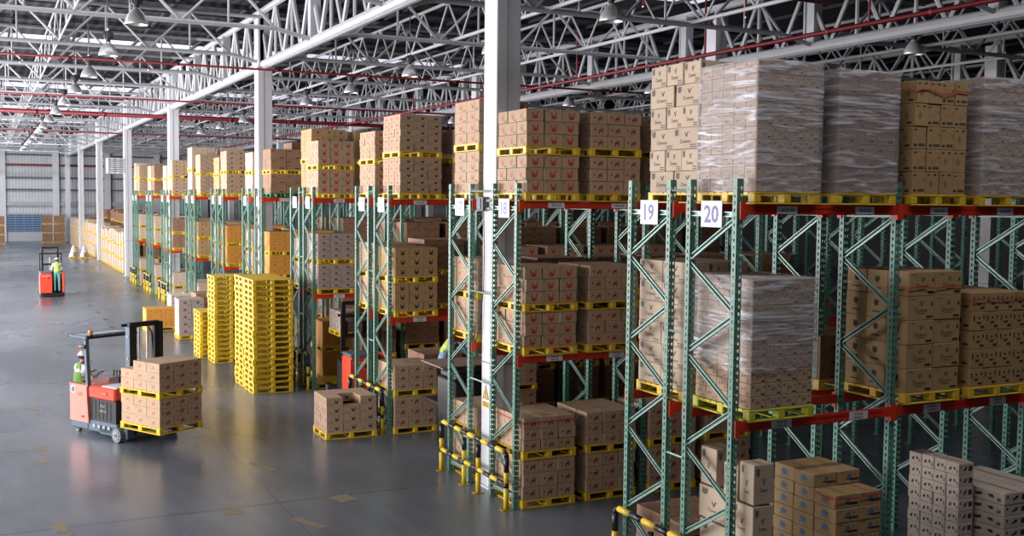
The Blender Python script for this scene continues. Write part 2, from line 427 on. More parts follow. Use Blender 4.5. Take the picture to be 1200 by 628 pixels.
def pipe(label, a, b, r, drops=()):
    t = thing('sprinkler_pipe', label, 'pipe', a)
    A = Vector(a); mb = MB(); mb.tube((0, 0, 0), Vector(b) - A, r, 'pipe_red', 10)
    n = int((Vector(b) - A).length // 3)
    for k in range(1, n):
        p = (Vector(b) - A) * (k / n); mb.tube(p, p + (Vector(b) - A).normalized() * .12, r * 1.25, 'pipe_red', 10)
    mb.obj('pipe_run', t, True)
    for d, l in drops:
        mb = MB(); p = Vector(d) - A; mb.tube(p, p + Vector((0, 0, l)), r * .55, 'pipe_red', 8)
        mb.lathe([(0, 0), (.03, .0), (.035, .03), (.012, .05)], 'alu', p + Vector((0, 0, min(l, 0))), 8) if l < 0 else None
        mb.obj('riser', t)
pipe('long red sprinkler main running above the racks beside the second girder', (17.55, -8, 9.0), (17.55, 125, 9.0), .055,
     [((17.55, y, 9.0), 1.6) for y in (18, 24, 31, 38, 46, 54, 64)])
pipe('thick dark red sprinkler main crossing the far half of the hall', (-10, 56.2, 9.0), (45, 56.2, 9.0), .1)
pipe('slim red sprinkler branch crossing above the far end of the pallet stacks', (-10, 34.0, 9.05), (45, 34.0, 9.05), .036, [((x, 34.0, 9.05), -.25) for x in (1, 4.5, 12, 15.5)])
pipe('red sprinkler branch crossing midway between slim branch and thick main', (-10, 47.2, 9.05), (45, 47.2, 9.05), .042)
pipe('slim red sprinkler branch crossing high over the wrapped loads', (9.5, 21.6, 10.2), (19.8, 21.6, 10.2), .045, [((x, 21.6, 10.2), -.6) for x in (14, 17)])
pipe('red sprinkler branch high in front of the far wall', (-10, 74.0, 9.05), (45, 74.0, 9.05), .05)

# high bay lamps
def lamp_proto():
    t = thing('high_bay_lamp', '', 'lamp')
    mb = MB(); mb.lathe([(.245, 0), (.25, .012), (.235, .1), (.19, .2), (.12, .29), (.075, .33), (.07, .36)], 'alu', n=24); mb.obj('reflector', t, True)
    mb = MB(); mb.lathe([(.236, .012), (.22, .1), (.17, .19), (.1, .27), (.0, .3)], 'lamp_inner', n=24)
    mb.lathe([(0, .06), (.04, .08), (.055, .14), (.04, .2), (.02, .27)], 'lamp_inner', n=12); mb.obj('reflector_lining', t, True)
    mb = MB(); mb.lathe([(.0, .36), (.06, .36), (.06, .42), (.1, .44), (.115, .5), (.115, .6), (.08, .64), (.0, .66)], 'lamp_dark', n=16)
    for k in range(8):
        a = k * math.pi / 4; mb.box(-.004, .1, .45, .004, .135, .61, 'lamp_dark', Matrix.Rotation(a, 4, 'Z'))
    mb.obj('gear_housing', t, True)
    mb = MB(); mb.tube((0, 0, .65), (0, 0, 2.8), .016, 'lamp_dark', 8); mb.lathe([(0, .64), (.03, .66), (.03, .72), (0, .74)], 'alu', n=8); mb.obj('hanger_rod', t, True)
    return t
LAMP = None
ORD = ['first', 'second', 'third', 'fourth', 'fifth', 'sixth', 'seventh', 'eighth', 'ninth', 'tenth', 'eleventh', 'twelfth', 'thirteenth', 'fourteenth', 'fifteenth',
       'sixteenth', 'seventeenth', 'eighteenth', 'nineteenth', 'twentieth', 'twenty-first', 'twenty-second']
for x, y0, n, word in ((3.0, 24.5, 14, 'lamp row over the open aisle'), (11.6, 19.1, 9, 'lamp row over the near rack bays'), (20.6, 19.6, 6, 'lamp row over the deep rack bays')):
    for k in range(n):
        if LAMP is None: LAMP = lamp_proto(); o = LAMP
        else: o = copy_tree(LAMP)
        o.location = (x, y0 + 5.8 * k, 8.72)
        tag(o, 'aluminium bell lamp, %s from the camera in the %s' % (ORD[k], word), 'lamp', 'high bay lamps under the roof')

# ------------------------------------------------------------------ floor marks
def mark(x, y, sx, sy, rz, m='tan_mark'):
    mb = MB(); mb.add([(-sx / 2, -sy / 2, 0), (sx / 2, -sy / 2, 0), (sx / 2, sy / 2, 0), (-sx / 2, sy / 2, 0)], ((0, 1, 2, 3),), m)
    o = mb.obj('floor_marking'); o.location = (x, y, .003); o.rotation_euler = (0, 0, rz); struct(o)
mark(.93, 27.6, .16, .5, .1); mark(.5, 27.6, .6, .06, .0); mark(.95, 23.05, .16, .5, 0); mark(.55, 23.05, .7, .05, 0); mark(.93, 22.07, .16, .5, .1)
mark(.94, 17.44, .22, .55, .1); mark(3.48, 17.18, .3, .3, 0); mark(5.34, 17.22, .34, .42, .2); mark(4.44, 16.1, .16, .7, .4); mark(4.6, 19.9, .14, .8, .3)
for k, (x, y) in enumerate(((4.28, 59.5), (4.23, 52.4), (4.32, 49.2), (4.33, 46.4), (4.3, 43.5), (4.3, 40.8))): mark(x, y, .16, .35, .1, 'dark_mark')

# ------------------------------------------------------------------ pallet racks
XR, BAY, RD = 7.7125, 2.4474, .8935
ZB = {'mid': 2.5225, 'top': 5.035}
YE = {20: 9.86, 18: 15.478, 16: 21.579, 14: 27.44, 12: 33.2, 10: 39.2, 8: 45.0, 6: 51.53, 4: 57.4, 2: 63.3}   # aisle-side post line of the even rows
YO = {}
for r, y in YE.items(): YO[r - 1] = y + (2.728 if r in (18, 12, 6) else 2.213)
def post_mesh():
    mb = MB(); w, d, hgt = .045, .04, 5.33
    pit, hw, hh = .085, .012, .02
    n = int((hgt - .1) // pit)
    def plate(P, half, cols, every=1):
        xs = [-half]
        for c in cols: xs += [c - hw, c + hw]
        xs.append(half)
        def q(a, b, z0, z1): mb.add([P(a, z0), P(b, z0), P(b, z1), P(a, z1)], ((0, 1, 2, 3),), 'rack_green')
        q(-half, half, 0, .08)
        for k in range(n):
            z = .08 + k * pit
            q(-half, half, z, z + pit / 2 - hh)
            for i in range(0, len(xs) - 1, 2): q(xs[i], xs[i + 1], z + pit / 2 - hh, z + pit / 2 + hh)
            q(-half, half, z + pit / 2 + hh, z + pit)
        q(-half, half, .08 + n * pit, hgt)
    plate(lambda a, z: (a, -d, z), w, (-.02, .02)); plate(lambda a, z: (-a, d, z), w, (-.02, .02))
    plate(lambda a, z: (-w, -a, z), d, (-.0,))
    plate(lambda a, z: (w, a, z), d, (0.,))
    mb.box(-.075, -.07, 0, .075, .07, .012, 'rack_green')
    return mb.mesh('post')
POST = post_mesh()
def channel(mb, p0, p1, w=.05, d=.03):
    """open C section, its hollow side towards the aisle (-x)"""
    p0, p1 = Vector(p0), Vector(p1); dr = (p1 - p0).normalized(); s = dr.cross(Vector((1, 0, 0)))
    mb.bar(p0 + Vector((d / 2, 0, 0)), p1 + Vector((d / 2, 0, 0)), .004, w, 'brace_zinc', up=s)
    for k in (-1, 1): mb.bar(p0 + s * k * w / 2, p1 + s * k * w / 2, d, .012, 'brace_zinc', up=s)
NODES = [(0, 4.89), (1, 4.35), (0, 3.77), (1, 3.22), (0, 2.66), (1, 2.07), (0, 1.53), (1, .95), (0, .4)]
BR = []
for (a, za), (b, zb) in zip(NODES, NODES[1:]):
    mb = MB(); channel(mb, (-.01, a * RD, za - .02), (-.01, b * RD, zb + .02)); BR.append(mb.mesh('brace'))
for z in (4.92, .2):
    mb = MB(); channel(mb, (-.012, .03, z), (-.012, RD - .03, z)); BR.append(mb.mesh('brace'))
mb = MB()
for (a, za), (b, zb) in zip(NODES, NODES[1:]): channel(mb, (-.01, a * RD, za), (-.01, b * RD, zb))
channel(mb, (-.012, .03, 4.92), (-.012, RD - .03, 4.92)); FRAME_BR = mb.mesh('frame_bracing')
def beam_mesh():
    mb = MB(); L = BAY - .09
    mb.box(.0, -.025, -.115, L, .02, 0, 'beam_red'); mb.box(0, -.032, -.04, L, -.025, -.008, 'beam_red'); mb.box(0, -.032, -.107, L, -.025, -.075, 'beam_red')
    for x, s in ((0, 1), (L, -1)):
        mb.box(min(x, x + s * .012), -.045, -.17, max(x, x + s * .012), .03, .03, 'beam_clip')
        mb.box(min(x - s * .07, x), -.05, -.17, max(x - s * .07, x), -.042, .03, 'beam_clip')
        mb.box(min(x, x + s * .16), -.034, -.112, max(x, x + s * .16), -.026, -.003, 'beam_clip')
    return mb.mesh('beam')
BEAM = beam_mesh()
mb = MB(); mb.tube((0, 0, 0), (0, .4263 - .08, 0), .016, 'brace_zinc', 8); SPACER = mb.mesh('row_spacer')
mb = MB(); mb.tube((0, 0, 0), (0, .9406 - .08, 0), .016, 'brace_zinc', 8); SPACER_W = mb.mesh('row_spacer')
def plate_text(name, lines, w, h, inkm, axis, size):
    mb = MB()
    if axis == 'y': mb.box(-w / 2, -.004, -h / 2, w / 2, 0, h / 2, 'plate_white'); P = lambda a, b: (a, -.0055, b)
    else: mb.box(-.006, -w / 2, -h / 2, 0, w / 2, h / 2, 'plate_white'); P = lambda a, b: (-.0075, -a, b)
    for i, t in enumerate(lines):
        v, f, wd = text_polys(t, .018); sy = size; sx = min(size, w * .86 / wd)
        zc = (len(lines) / 2 - .5 - i) * h / max(1, len(lines)) * .92
        mb.add([P(a * sx, b * sy + zc) for a, b in v], f, inkm)
    return mb.mesh(name)
PLAIN_LABEL = None
SIGN_NOTE = {20: 'nearest row', 18: 'column standing in its flue', 16: 'facing the lone carton pallet', 14: 'beside the tall yellow pallet stacks'}
def rack(row):
    global PLAIN_LABEL
    even = row % 2 == 0
    y0 = YE[row] if even else YO[row] - RD
    nb = {20: 5, 19: 5, 18: 5, 17: 5, 16: 5, 15: 5, 14: 5, 13: 5, 12: 5, 11: 4}.get(row, 3)
    t = thing('pallet_rack', 'green and red pallet rack row with number plate %d on its end frame' % row, 'rack', (XR, y0, 0), 0, 'pallet rack rows')
    for b in range(nb + 1):
        for yy in (0, RD): link('post', POST, t, (b * BAY, yy, 0))
        if b == 0:
            for m in BR: link('brace', m, t, (0, 0, 0))
        else: link('frame_bracing', FRAME_BR, t, (b * BAY, 0, 0))
    for lev, z in ZB.items():
        for b in range(nb):
            for k, yy in enumerate((-.03, RD + .03)):
                o = link('beam', BEAM, t, (b * BAY + .045, yy, z), 0)
                if k: o.rotation_euler = (0, 0, math.pi); o.location.x += BAY - .09
                if k == 0 and even:
                    for s in (0, 1):
                        no = b * 2 + s + 1
                        if row >= 14:
                            lines = ['%d-%02d-03' % (row, no)] if lev == 'top' else ['%d-%02d-02' % (row, no), '%d-%02d-01' % (row, no)]
                            me = plate_text('location_label', lines, .3, .088 if lev == 'top' else .1, 'label_ink', 'y', .038 if lev == 'top' else .03)
                        else:
                            if PLAIN_LABEL is None: PLAIN_LABEL = plate_text('location_label', ['-- -- --'], .3, .09, 'label_ink', 'y', .02)
                            me = PLAIN_LABEL
                        link('location_label', me, o, (.62 + s * 1.2, -.034, -.058))
    # row number on the strut between the end posts, facing the open aisle
    link('number_sign', plate_text('number_sign', [str(row)], .4, .31, 'digit_violet', 'x', .21), t, (-.045, RD / 2 - .02, 4.92))
    if even:
        wide = row in (18, 12, 6)
        for z in (5.2, 3.45, 1.9): link('row_spacer', SPACER_W if wide else SPACER, t, (-.02, RD + .04, z))
    return t
for r in range(20, 0, -1): rack(r)

# ------------------------------------------------------------------ striped guard rails at the rack ends
def striped(mb, p0, p1, r, n, start=0):
    p0, p1 = Vector(p0), Vector(p1)
    for k in range(n):
        mb.tube(p0.lerp(p1, k / n), p0.lerp(p1, (k + 1) / n), r, ('rail_yellow', 'rail_black')[(k + start) % 2], 10)
def guard(y0, y1, label, x=7.56, n=4):
    t = thing('guard_rail', label, 'barrier', (x, y0, 0), 0, 'striped guard rails at the rack ends'); L = y1 - y0
    mb = MB()
    ys = [0, .4 * L, .62 * L, L] if n == 4 else [0, .5 * L, L]
    for yy in ys:
        mb = MB(); mb.cbox(-.09, yy - .07, 0, .09, yy + .07, .012, .004, 'rail_yellow')
        ht = .88 if yy in (0, L) else .84
        zs = [0.01, .36, .44, .62, ht]
        for a, b, c in zip(zs, zs[1:], ('rail_yellow', 'rail_black', 'rail_yellow', 'rail_black')): mb.tube((0, yy, a), (0, yy, b), .043, c, 12)
        mb.obj('post', t, True)
    mb = MB(); pts = [(0, 0, .88), (0, .03, .92), (0, .09, .94), (0, L - .09, .94), (0, L - .03, .92), (0, L, .88)]
    for a, b in ((0, 1), (1, 2), (3, 4), (4, 5)): mb.tube(pts[a], pts[b], .043, 'rail_black', 12)
    striped(mb, pts[2], pts[3], .043, 9 if L > 2.4 else 7, 0); mb.obj('rail', t, True)
    mb = MB(); striped(mb, (0, .04, .41), (0, L - .04, .41), .04, 10 if L > 2.4 else 8, 1); mb.obj('rail', t, True)
    return t
names = {20: 'yellow and black guard rail before the frames of plates 19 and 20', 18: 'yellow and black guard rail before the white column of plates 17 and 18',
         16: 'yellow and black guard rail before plates 15 and 16', 14: 'yellow and black guard rail in shadow behind the tallest pallet stack',
         12: 'yellow and black guard rail hidden partly behind the pallet stacks, plates 11 and 12'}
for r in YE:
    y1 = YO[r - 1]
    guard(YE[r] + .02, y1 + .06, names.get(r, 'small distant yellow and black guard rail before plates %d and %d' % (r - 1, r)))

# ------------------------------------------------------------------ pallets
def pallet_mesh(W, D, m, hgt=.14):
    mb = MB(); a, b = W / 2, D / 2; lip = .023
    mb.cbox(-a, -b, hgt - lip, a, -b + .11, hgt, .006, m); mb.cbox(-a, b - .11, hgt - lip, a, b, hgt, .006, m)
    n = 7; s = (D - .22) / n
    for k in range(n): mb.box(-a, -b + .11 + k * s + .012, hgt - lip + .004, a, -b + .11 + (k + 1) * s - .008, hgt - .002, m)
    for x in (-a, -.05, a - .1): mb.box(x, -b + .01, hgt - lip - .012, x + .1, b - .01, hgt - lip + .004, m)
    for x in (-a, -.05, a - .1):
        for y in (-b, -.06, b - .12): mb.cbox(x, y, .018, x + .1, y + .12, hgt - lip, .01, m)
    for y in (-b, -.05, b - .1): mb.cbox(-a, y, 0, a, y + .1, .02, .005, m)
    for x in (-a, -.05, a - .1): mb.box(x, -b + .02, .001, x + .1, b - .02, .018, m)
    return mb
_pm = {}
def pal_geo(W, D, m):
    k = (round(W, 2), round(D, 2), m)
    if k not in _pm:
        mb = pallet_mesh(k[0], k[1], m); _pm[k] = [mb, None]
    return _pm[k]
PALLETS = []
def pallet(cx, cy, z, W, D, label, m='pallet_yellow', rz=0, vis=1.0, group='yellow plastic pallets'):
    u0, v0, d = project((cx, cy, z)); 
    PALLETS.append(dict(loc=(cx, cy, z), W=W, D=D, m=m, rz=rz, label=label, group=group, a=vis / d ** 2))

# ------------------------------------------------------------------ cartons
def rect(u0, v0, u1, v1, ink): return ([(u0, v0), (u1, v0), (u1, v1), (u0, v1)], ink)
def emblem(cu, cv, s, ink, asp=1.0):
    q = lambda pts: [(cu + a * s * asp, cv + b * s) for a, b in pts]
    return [(q([(-.42, .1), (-.36, -.3), (-.05, -.5), (.3, -.42), (.5, -.12), (.46, .22), (.2, .02), (-.1, .04), (-.2, .18)]), ink),
            (q([(-.42, .12), (-.5, .42), (-.3, .62), (-.24, .2)]), ink), (q([(.24, .1), (.34, .56), (.6, .78), (.48, .24)]), ink),
            (q([(-.12, .1), (.16, .08), (.1, .22), (-.08, .24)]), ink)]
def beast(cu, cv, s, ink, asp=1.0):
    q = lambda pts: [(cu + a * s * asp, cv + b * s) for a, b in pts]
    return [(q([(-.4, -.5), (-.28, -.5), (-.18, -.1), (.2, -.05), (.26, -.42), (.4, -.4), (.42, .2), (.6, .4), (.5, .55), (.28, .3), (-.3, .24), (-.46, .05)]), ink), (q([(-.1, .36), (.1, .34), (.2, .6), (.04, .62)]), ink)]
def vee(cu, cv, s, ink, asp=1.0):
    q = lambda pts: [(cu + a * s * asp, cv + b * s) for a, b in pts]
    return [(q([(-.6, .5), (-.34, .5), (.02, -.2), (-.04, -.5)]), ink), (q([(.6, .5), (.3, .56), (-.02, -.2), (.04, -.5)]), ink), (q([(.8, .5), (.95, .5), (.95, .62), (.8, .62)]), ink)]
def word(cu, cv, s, ink, t='Downe', asp=.55, squeeze=1.0):
    v, f, wd = text_polys(t)
    return [([(cu + v[i][0] * s * asp * squeeze, cv + v[i][1] * s) for i in face], ink) for face in f]
def lines(u0, v0, u1, n, dv, h, ink): return [rect(u0, v0 - k * dv, u1, v0 - k * dv + h, ink) for k in range(n)]
def diamond(cu, cv, s, ink, asp=.7):
    o = []
    P = [(0, 1), (1, 0), (0, -1), (-1, 0)]
    for k in range(4):
        a, b = P[k], P[(k + 1) % 4]
        o.append(([(cu + a[0] * s * asp, cv + a[1] * s), (cu + b[0] * s * asp, cv + b[1] * s), (cu + b[0] * s * asp * .8, cv + b[1] * s * .8), (cu + a[0] * s * asp * .8, cv + a[1] * s * .8)], ink))
    return o + [rect(cu - .03, cv - .05, cu + .03, cv + .05, ink)]
def shield(cu, cv, w, h, ink): return [([(cu - w, cv + h), (cu + w, cv + h), (cu + w * .9, cv - h * .5), (cu + w * .4, cv - h), (cu - w * .4, cv - h), (cu - w * .9, cv - h * .5)], ink), rect(cu - w, cv + h * 1.15, cu + w, cv + h * 1.3, ink)]
# style: carton material, long-face print, end-face print, colour words
STY = {
 'red': ('card_tan', emblem(.5, .44, .56, 'ink_red', .62) + [rect(.06, .84, .2, .9, 'ink_grey')], emblem(.5, .46, .5, 'ink_faint', .55) + [rect(.66, .1, .9, .2, 'ink_grey')], 'red-emblem carton'),
 'beast': ('card_tan', beast(.58, .42, .5, 'ink_maroon', .6) + [([(.19, .5), (.23, .44), (.28, .5), (.28, .6), (.23, .65), (.19, .6)], 'ink_maroon')], beast(.5, .46, .42, 'ink_faint', .6) + [rect(.15, .7, .3, .76, 'ink_faint')], 'maroon-print carton'),
 'duck': ('card_gold', emblem(.52, .46, .5, 'ink_dark', .6) + [rect(.06, .84, .2, .9, 'ink_grey')], [rect(.1, .8, .25, .86, 'ink_grey')], 'dark-emblem carton'),
 'vleaf': ('card_gold', vee(.52, .68, .2, 'ink_dark', .62) + word(.5, .42, .2, 'ink_dark') + [rect(.36, .26, .64, .29, 'ink_dark'), rect(.12, .86, .28, .91, 'ink_grey'), rect(.86, .58, .93, .74, 'ink_dark'), rect(.7, .08, .93, .18, 'ink_dark')],
           shield(.5, .6, .12, .12, 'ink_dark') + [rect(.3, .2, .7, .26, 'ink_dark')], 'V-mark brown carton'),
 'varrow': ('card_pale', shield(.14, .74, .08, .15, 'ink_grey') + vee(.52, .66, .26, 'ink_dark', .5) + word(.48, .34, .2, 'ink_dark', 'Downe', .5) + lines(.68, .16, .92, 2, .1, .05, 'ink_grey'),
            shield(.14, .76, .08, .14, 'ink_grey') + vee(.54, .66, .24, 'ink_dark', .55) + word(.5, .36, .18, 'ink_dark', 'Downe', .55) + lines(.68, .16, .94, 2, .1, .05, 'ink_grey'), 'pale V-mark carton'),
 'vwhite': ('card_pale', shield(.2, .8, .1, .09, 'ink_grey') + vee(.5, .56, .17, 'ink_dark', .8) + word(.5, .36, .11, 'ink_dark', 'Downe', .8), shield(.2, .82, .1, .09, 'ink_grey') + vee(.5, .5, .17, 'ink_dark', .8) + word(.5, .3, .11, 'ink_dark', 'Downe', .8), 'white-sided V-mark carton'),
 'blue': ('card_gold', [rect(.12, .8, .3, .87, 'ink_grey'), ([(.42, .5), (.5, .42), (.64, .44), (.66, .64), (.58, .8), (.46, .72)], 'ink_blue'), rect(.4, .3, .96, .4, 'ink_dark'), rect(.56, .22, .96, .3, 'ink_dark'), rect(.76, .56, .84, .72, 'ink_grey')],
          [([(.36, .4), (.5, .3), (.66, .42), (.66, .62), (.5, .78), (.36, .66)], 'ink_blue'), rect(.28, .22, .72, .28, 'ink_blue'), rect(.1, .86, .26, .9, 'ink_blue')], 'blue-print carton'),
 'smile': ('card_gold', [rect(.1, .5, .2, .78, 'ink_dark'), ([(.3, .5), (.42, .34), (.6, .34), (.72, .52), (.6, .46), (.42, .46)], 'ink_dark'), rect(.44, .6, .58, .72, 'ink_dark'), rect(.62, .12, .9, .26, 'ink_dark'), rect(.8, .6, .9, .8, 'ink_dark')],
           [rect(.2, .4, .5, .7, 'ink_dark'), rect(.62, .2, .85, .32, 'ink_dark')], 'smile-print carton'),
 'white': ('card_white', [rect(.1, .55, .16, .8, 'ink_dark'), ([(.28, .42), (.38, .34), (.5, .44), (.56, .74), (.44, .62)], 'ink_dark'), rect(.42, .56, .5, .7, 'ink_dark'), rect(.66, .3, .9, .74, 'ink_dark')],
           [([(.2, .4), (.32, .3), (.42, .42), (.42, .66), (.3, .58)], 'ink_dark'), ([(.55, .6), (.65, .4), (.75, .44), (.7, .7)], 'ink_dark'), rect(.82, .2, .92, .5, 'ink_grey')], 'white-topped carton'),
 'haz': ('card_gold', [rect(.08, .82, .3, .88, 'ink_dark'), rect(.08, .12, .3, .22, 'ink_dark'), rect(.42, .12, .9, .17, 'ink_dark'), rect(.42, .19, .9, .24, 'ink_dark'), rect(.8, .6, .92, .68, 'ink_red'), rect(.3, .5, .66, .53, 'ink_faint'), rect(.36, .42, .6, .45, 'ink_faint')],
         diamond(.5, .5, .2, 'ink_dark') + [rect(.2, .84, .4, .9, 'ink_dark'), rect(.5, .1, .8, .2, 'ink_dark')], 'warning-diamond carton'),
 'haz2': ('card_gold', diamond(.4, .48, .17, 'ink_dark', .9) + [rect(.1, .84, .3, .9, 'ink_dark'), rect(.6, .84, .8, .92, 'ink_dark')], diamond(.5, .5, .2, 'ink_dark') + [rect(.5, .1, .8, .2, 'ink_dark')], 'narrow warning-diamond carton'),
 'square': ('card_tan', [rect(.1, .66, .22, .86, 'ink_grey'), ([(.34, .4), (.46, .36), (.5, .6), (.4, .7)], 'ink_grey'), rect(.56, .4, .64, .62, 'ink_grey'), rect(.68, .12, .9, .26, 'ink_dark'), rect(.78, .64, .88, .8, 'ink_grey')],
            [rect(.2, .45, .34, .62, 'ink_grey'), rect(.64, .18, .84, .28, 'ink_grey'), rect(.44, .5, .54, .66, 'ink_grey')], 'grey-marked carton'),
 'green': ('card_tan', emblem(.6, .5, .4, 'ink_dark', .6) + [rect(.08, .2, .4, .26, 'ink_grey'), rect(.08, .3, .34, .34, 'ink_grey')], [rect(.3, .3, .7, .6, 'ink_faint'), rect(.3, .72, .6, .76, 'ink_grey')], 'brown emblem carton'),
 'orange': ('card_orange', emblem(.5, .5, .26, 'ink_grey', .6), [rect(.3, .4, .6, .46, 'ink_faint')], 'orange carton'),
 'gold': ('card_gold', emblem(.55, .56, .3, 'ink_dark', .7), [rect(.3, .4, .6, .5, 'ink_faint')], 'golden carton'),
 'brown': ('card_brown', [rect(.6, .1, .85, .2, 'ink_dark'), rect(.1, .75, .3, .82, 'ink_dark')], [rect(.3, .4, .6, .46, 'ink_grey')], 'brown carton'),
 'grey': ('card_grey', [([(.4, .35), (.6, .35), (.66, .62), (.5, .72), (.36, .62)], 'ink_grey'), rect(.7, .14, .9, .22, 'ink_dark')], [rect(.4, .4, .6, .6, 'ink_grey')], 'greyish carton'),
 'pale': ('card_pale', [rect(.3, .4, .6, .52, 'ink_faint')], [rect(.3, .4, .6, .5, 'ink_faint')], 'pale carton'),
}
def carton_geo(style, sx, sy, sz, full):
    mb = MB(); m, front, side, _ = STY[style]; e = .0012
    a, b = sx / 2, sy / 2
    if full:
        mb.cbox(-a, -b, 0, a, b, sz, .006, m)
        mb.add([(-.03, -b + .006, sz + e), (.03, -b + .006, sz + e), (.03, b - .006, sz + e), (-.03, b - .006, sz + e)], ((0, 1, 2, 3),), 'tape')
    else: mb.box(-a, -b, 0, a, b, sz, m)
    F = [(lambda u, v: (-a + u * sx, -b - e, v * sz), front), (lambda u, v: (-a - e, b - u * sy, v * sz), side)]
    if full: F += [(lambda u, v: (a - u * sx, b + e, v * sz), front), (lambda u, v: (a + e, -b + u * sy, v * sz), side)]
    for P, pr in F:
        for poly, ink in (pr if full else pr[:5]): mb.add([P(u, v) for u, v in poly], (tuple(range(len(poly))),), ink)
    return mb
_cg = {}
def carton_cached(style, sx, sy, sz, full):
    k = (style, round(sx, 3), round(sy, 3), round(sz, 3), full)
    if k not in _cg: _cg[k] = [carton_geo(style, k[1], k[2], k[3], full), None]
    return _cg[k]
CARTONS = []
NUM = ['one', 'two', 'three', 'four', 'five', 'six', 'seven', 'eight', 'nine', 'ten', 'eleven', 'twelve']
def put(x, y, z, sx, sy, sz, style, label, vis, rz=0, gap=.008, group=None):
    d = project((x, y, z))[2]
    CARTONS.append(dict(loc=(x, y, z), rz=rz, s=(sx - gap, sy - gap, sz - .004), style=style, label=label, group=group or 'cartons stacked on pallets', a=vis * (sx * sz + .5 * sy * sz) / d ** 2, d=d))
def load(x0, yf, z0, W, D, nx, ny, nl, lh, style, where, pal='pallet_yellow', vis=1.0, side=1.0, rz=0, origin=None, skip=(), jit=.006, inset=.015, heights=None, tops=False, wh=None):
    """one pallet and the cartons on it; WHERE finishes every label"""
    c, s = math.cos(rz), math.sin(rz)
    def T(x, y):
        if origin is None: return x, y
        return origin[0] + c * x - s * y, origin[1] + s * x + c * y
    z = z0
    if pal:
        px, py = T(x0 + W / 2, yf + D / 2)
        pallet(px, py, z0, W, D, '%s plastic pallet under the %s' % ({'pallet_yellow': 'yellow', 'pallet_lime': 'lime yellow', 'pallet_green': 'green'}[pal], wh or where), pal, rz, vis if vis > .1 else .1)
        z += .141
    w, d = (W - 2 * inset) / nx, (D - 2 * inset) / ny
    for iz in range(nl):
        for iy in range(ny):
            if heights is not None and iz >= heights[iy]: continue
            for ix in range(nx):
                if (ix, iy, iz) in skip: continue
                shell = ix in (0, nx - 1) or iy in (0, ny - 1) or iz == nl - 1 or heights is not None
                if not shell: continue
                jx, jy = rnd.uniform(-jit, jit), rnd.uniform(-jit, jit)
                xx, yy = T(x0 + inset + (ix + .5) * w + jx, yf + inset + (iy + .5) * d + jy)
                front, sd = iy == 0, ix == 0
                top = iz == (nl if heights is None else heights[iy]) - 1
                v = vis if front else (vis * side if sd else (vis * .6 if (tops and top) else 0))
                if heights is not None and not front and not sd and heights[iy - 1] < iz + 1: v = vis * .8
                if front: pos = 'front column %s' % NUM[ix]
                elif sd: pos = 'aisle-side column %s' % NUM[iy]
                else: pos = 'inner column %s-%s' % (NUM[ix], NUM[iy])
                st1 = style if isinstance(style, str) else style[(ix * 2 + iz * 3 + iy) % len(style)]
                put(xx, yy, z + iz * lh, w, d, lh, st1, '%s, %s, layer %s, %s' % (STY[st1][3], pos, NUM[iz], where), v, rz + rnd.uniform(-.008, .008))
    return z + nl * lh
def slot(s): return XR + .07 + (s // 2) * BAY + (s % 2) * 1.19
def yrow(r): return YE[r] - .12 if r % 2 == 0 else YO[r] - RD - .1
LEV = {'floor': .004, 'mid': 2.525, 'top': 5.04}
def double(r, lev, s, style, nx=3, ny=3, n1=3, h1=.2, n2=3, h2=.2, vis=1.0, side=1.0, dx=0, W=1.0, D=1.1, pal='pallet_yellow', pal2='pallet_yellow', jit=.006, style2=None, n_up=True, dy=0):
    nm = '%s load on rack %d %s' % (ORD[s], r, {'floor': 'ground', 'mid': 'middle', 'top': 'top'}[lev])
    z = load(slot(s) + dx, yrow(r) + dy, LEV[lev], W, D, nx, ny, n1, h1, style, 'lower pallet, ' + nm, pal, vis, side, jit=jit, wh='lower tier of the ' + nm)
    if n_up: z = load(slot(s) + dx, yrow(r) + dy, z + .003, W, D, nx, ny, n2, h2, style2 or style, 'upper pallet, ' + nm, pal2, vis, side, jit=jit, tops=lev != 'top', wh='upper tier of the ' + nm)
    return z
# --- rack 18 (red-print cartons), both visible slots on three levels
for lev, h1, h2 in (('top', .2, .2), ('mid', .19, .2), ('floor', .222, .185)):
    double(18, lev, 0, 'red' if lev != 'floor' else 'beast', h1=h1, h2=h2, jit=.012)
    double(18, lev, 1, 'beast', h1=h1, h2=h2, side=.05, vis=.95, jit=.012)
    if lev != 'mid': double(18, lev, 2, 'beast', h1=h1, h2=h2, side=.02, vis=.25 if lev == 'floor' else 0); double(18, lev, 3, 'beast', h1=h1, h2=h2, vis=0)
# --- rack 17 behind the column
double(17, 'top', 0, 'red', n1=4, h1=.182, n2=4, h2=.19, vis=.3, side=2, ny=2)
double(17, 'mid', 0, 'beast', n1=3, h1=.2, n2=3, h2=.2, vis=.1, side=2, ny=2)
double(17, 'floor', 0, 'beast', n1=3, h1=.22, n2=2, h2=.2, vis=.1, side=2, ny=2)
for s in (1, 2, 3, 4, 5): double(17, 'top', s, 'brown', vis=0); double(17, 'mid', s, 'brown', vis=.05)
# --- rack 16
double(16, 'top', 0, 'green', n1=5, h1=.148, n2=5, h2=.155, ny=3, dx=.1, W=.98, D=1.1, jit=.01)
double(16, 'top', 1, 'green', n1=4, h1=.16, n2=3, h2=.2, vis=.3, side=.3, dx=.16)
double(16, 'mid', 0, 'duck', n1=3, h1=.195, n2=3, h2=.205); double(16, 'mid', 2, 'red', vis=.1); double(16, 'mid', 3, 'red', vis=.15)
double(16, 'mid', 4, 'red', vis=.15); double(16, 'mid', 5, 'red', vis=.1)
double(16, 'floor', 0, 'beast', h1=.222, h2=.175)
double(16, 'floor', 2, 'beast', vis=0); double(16, 'top', 2, 'brown', vis=0)
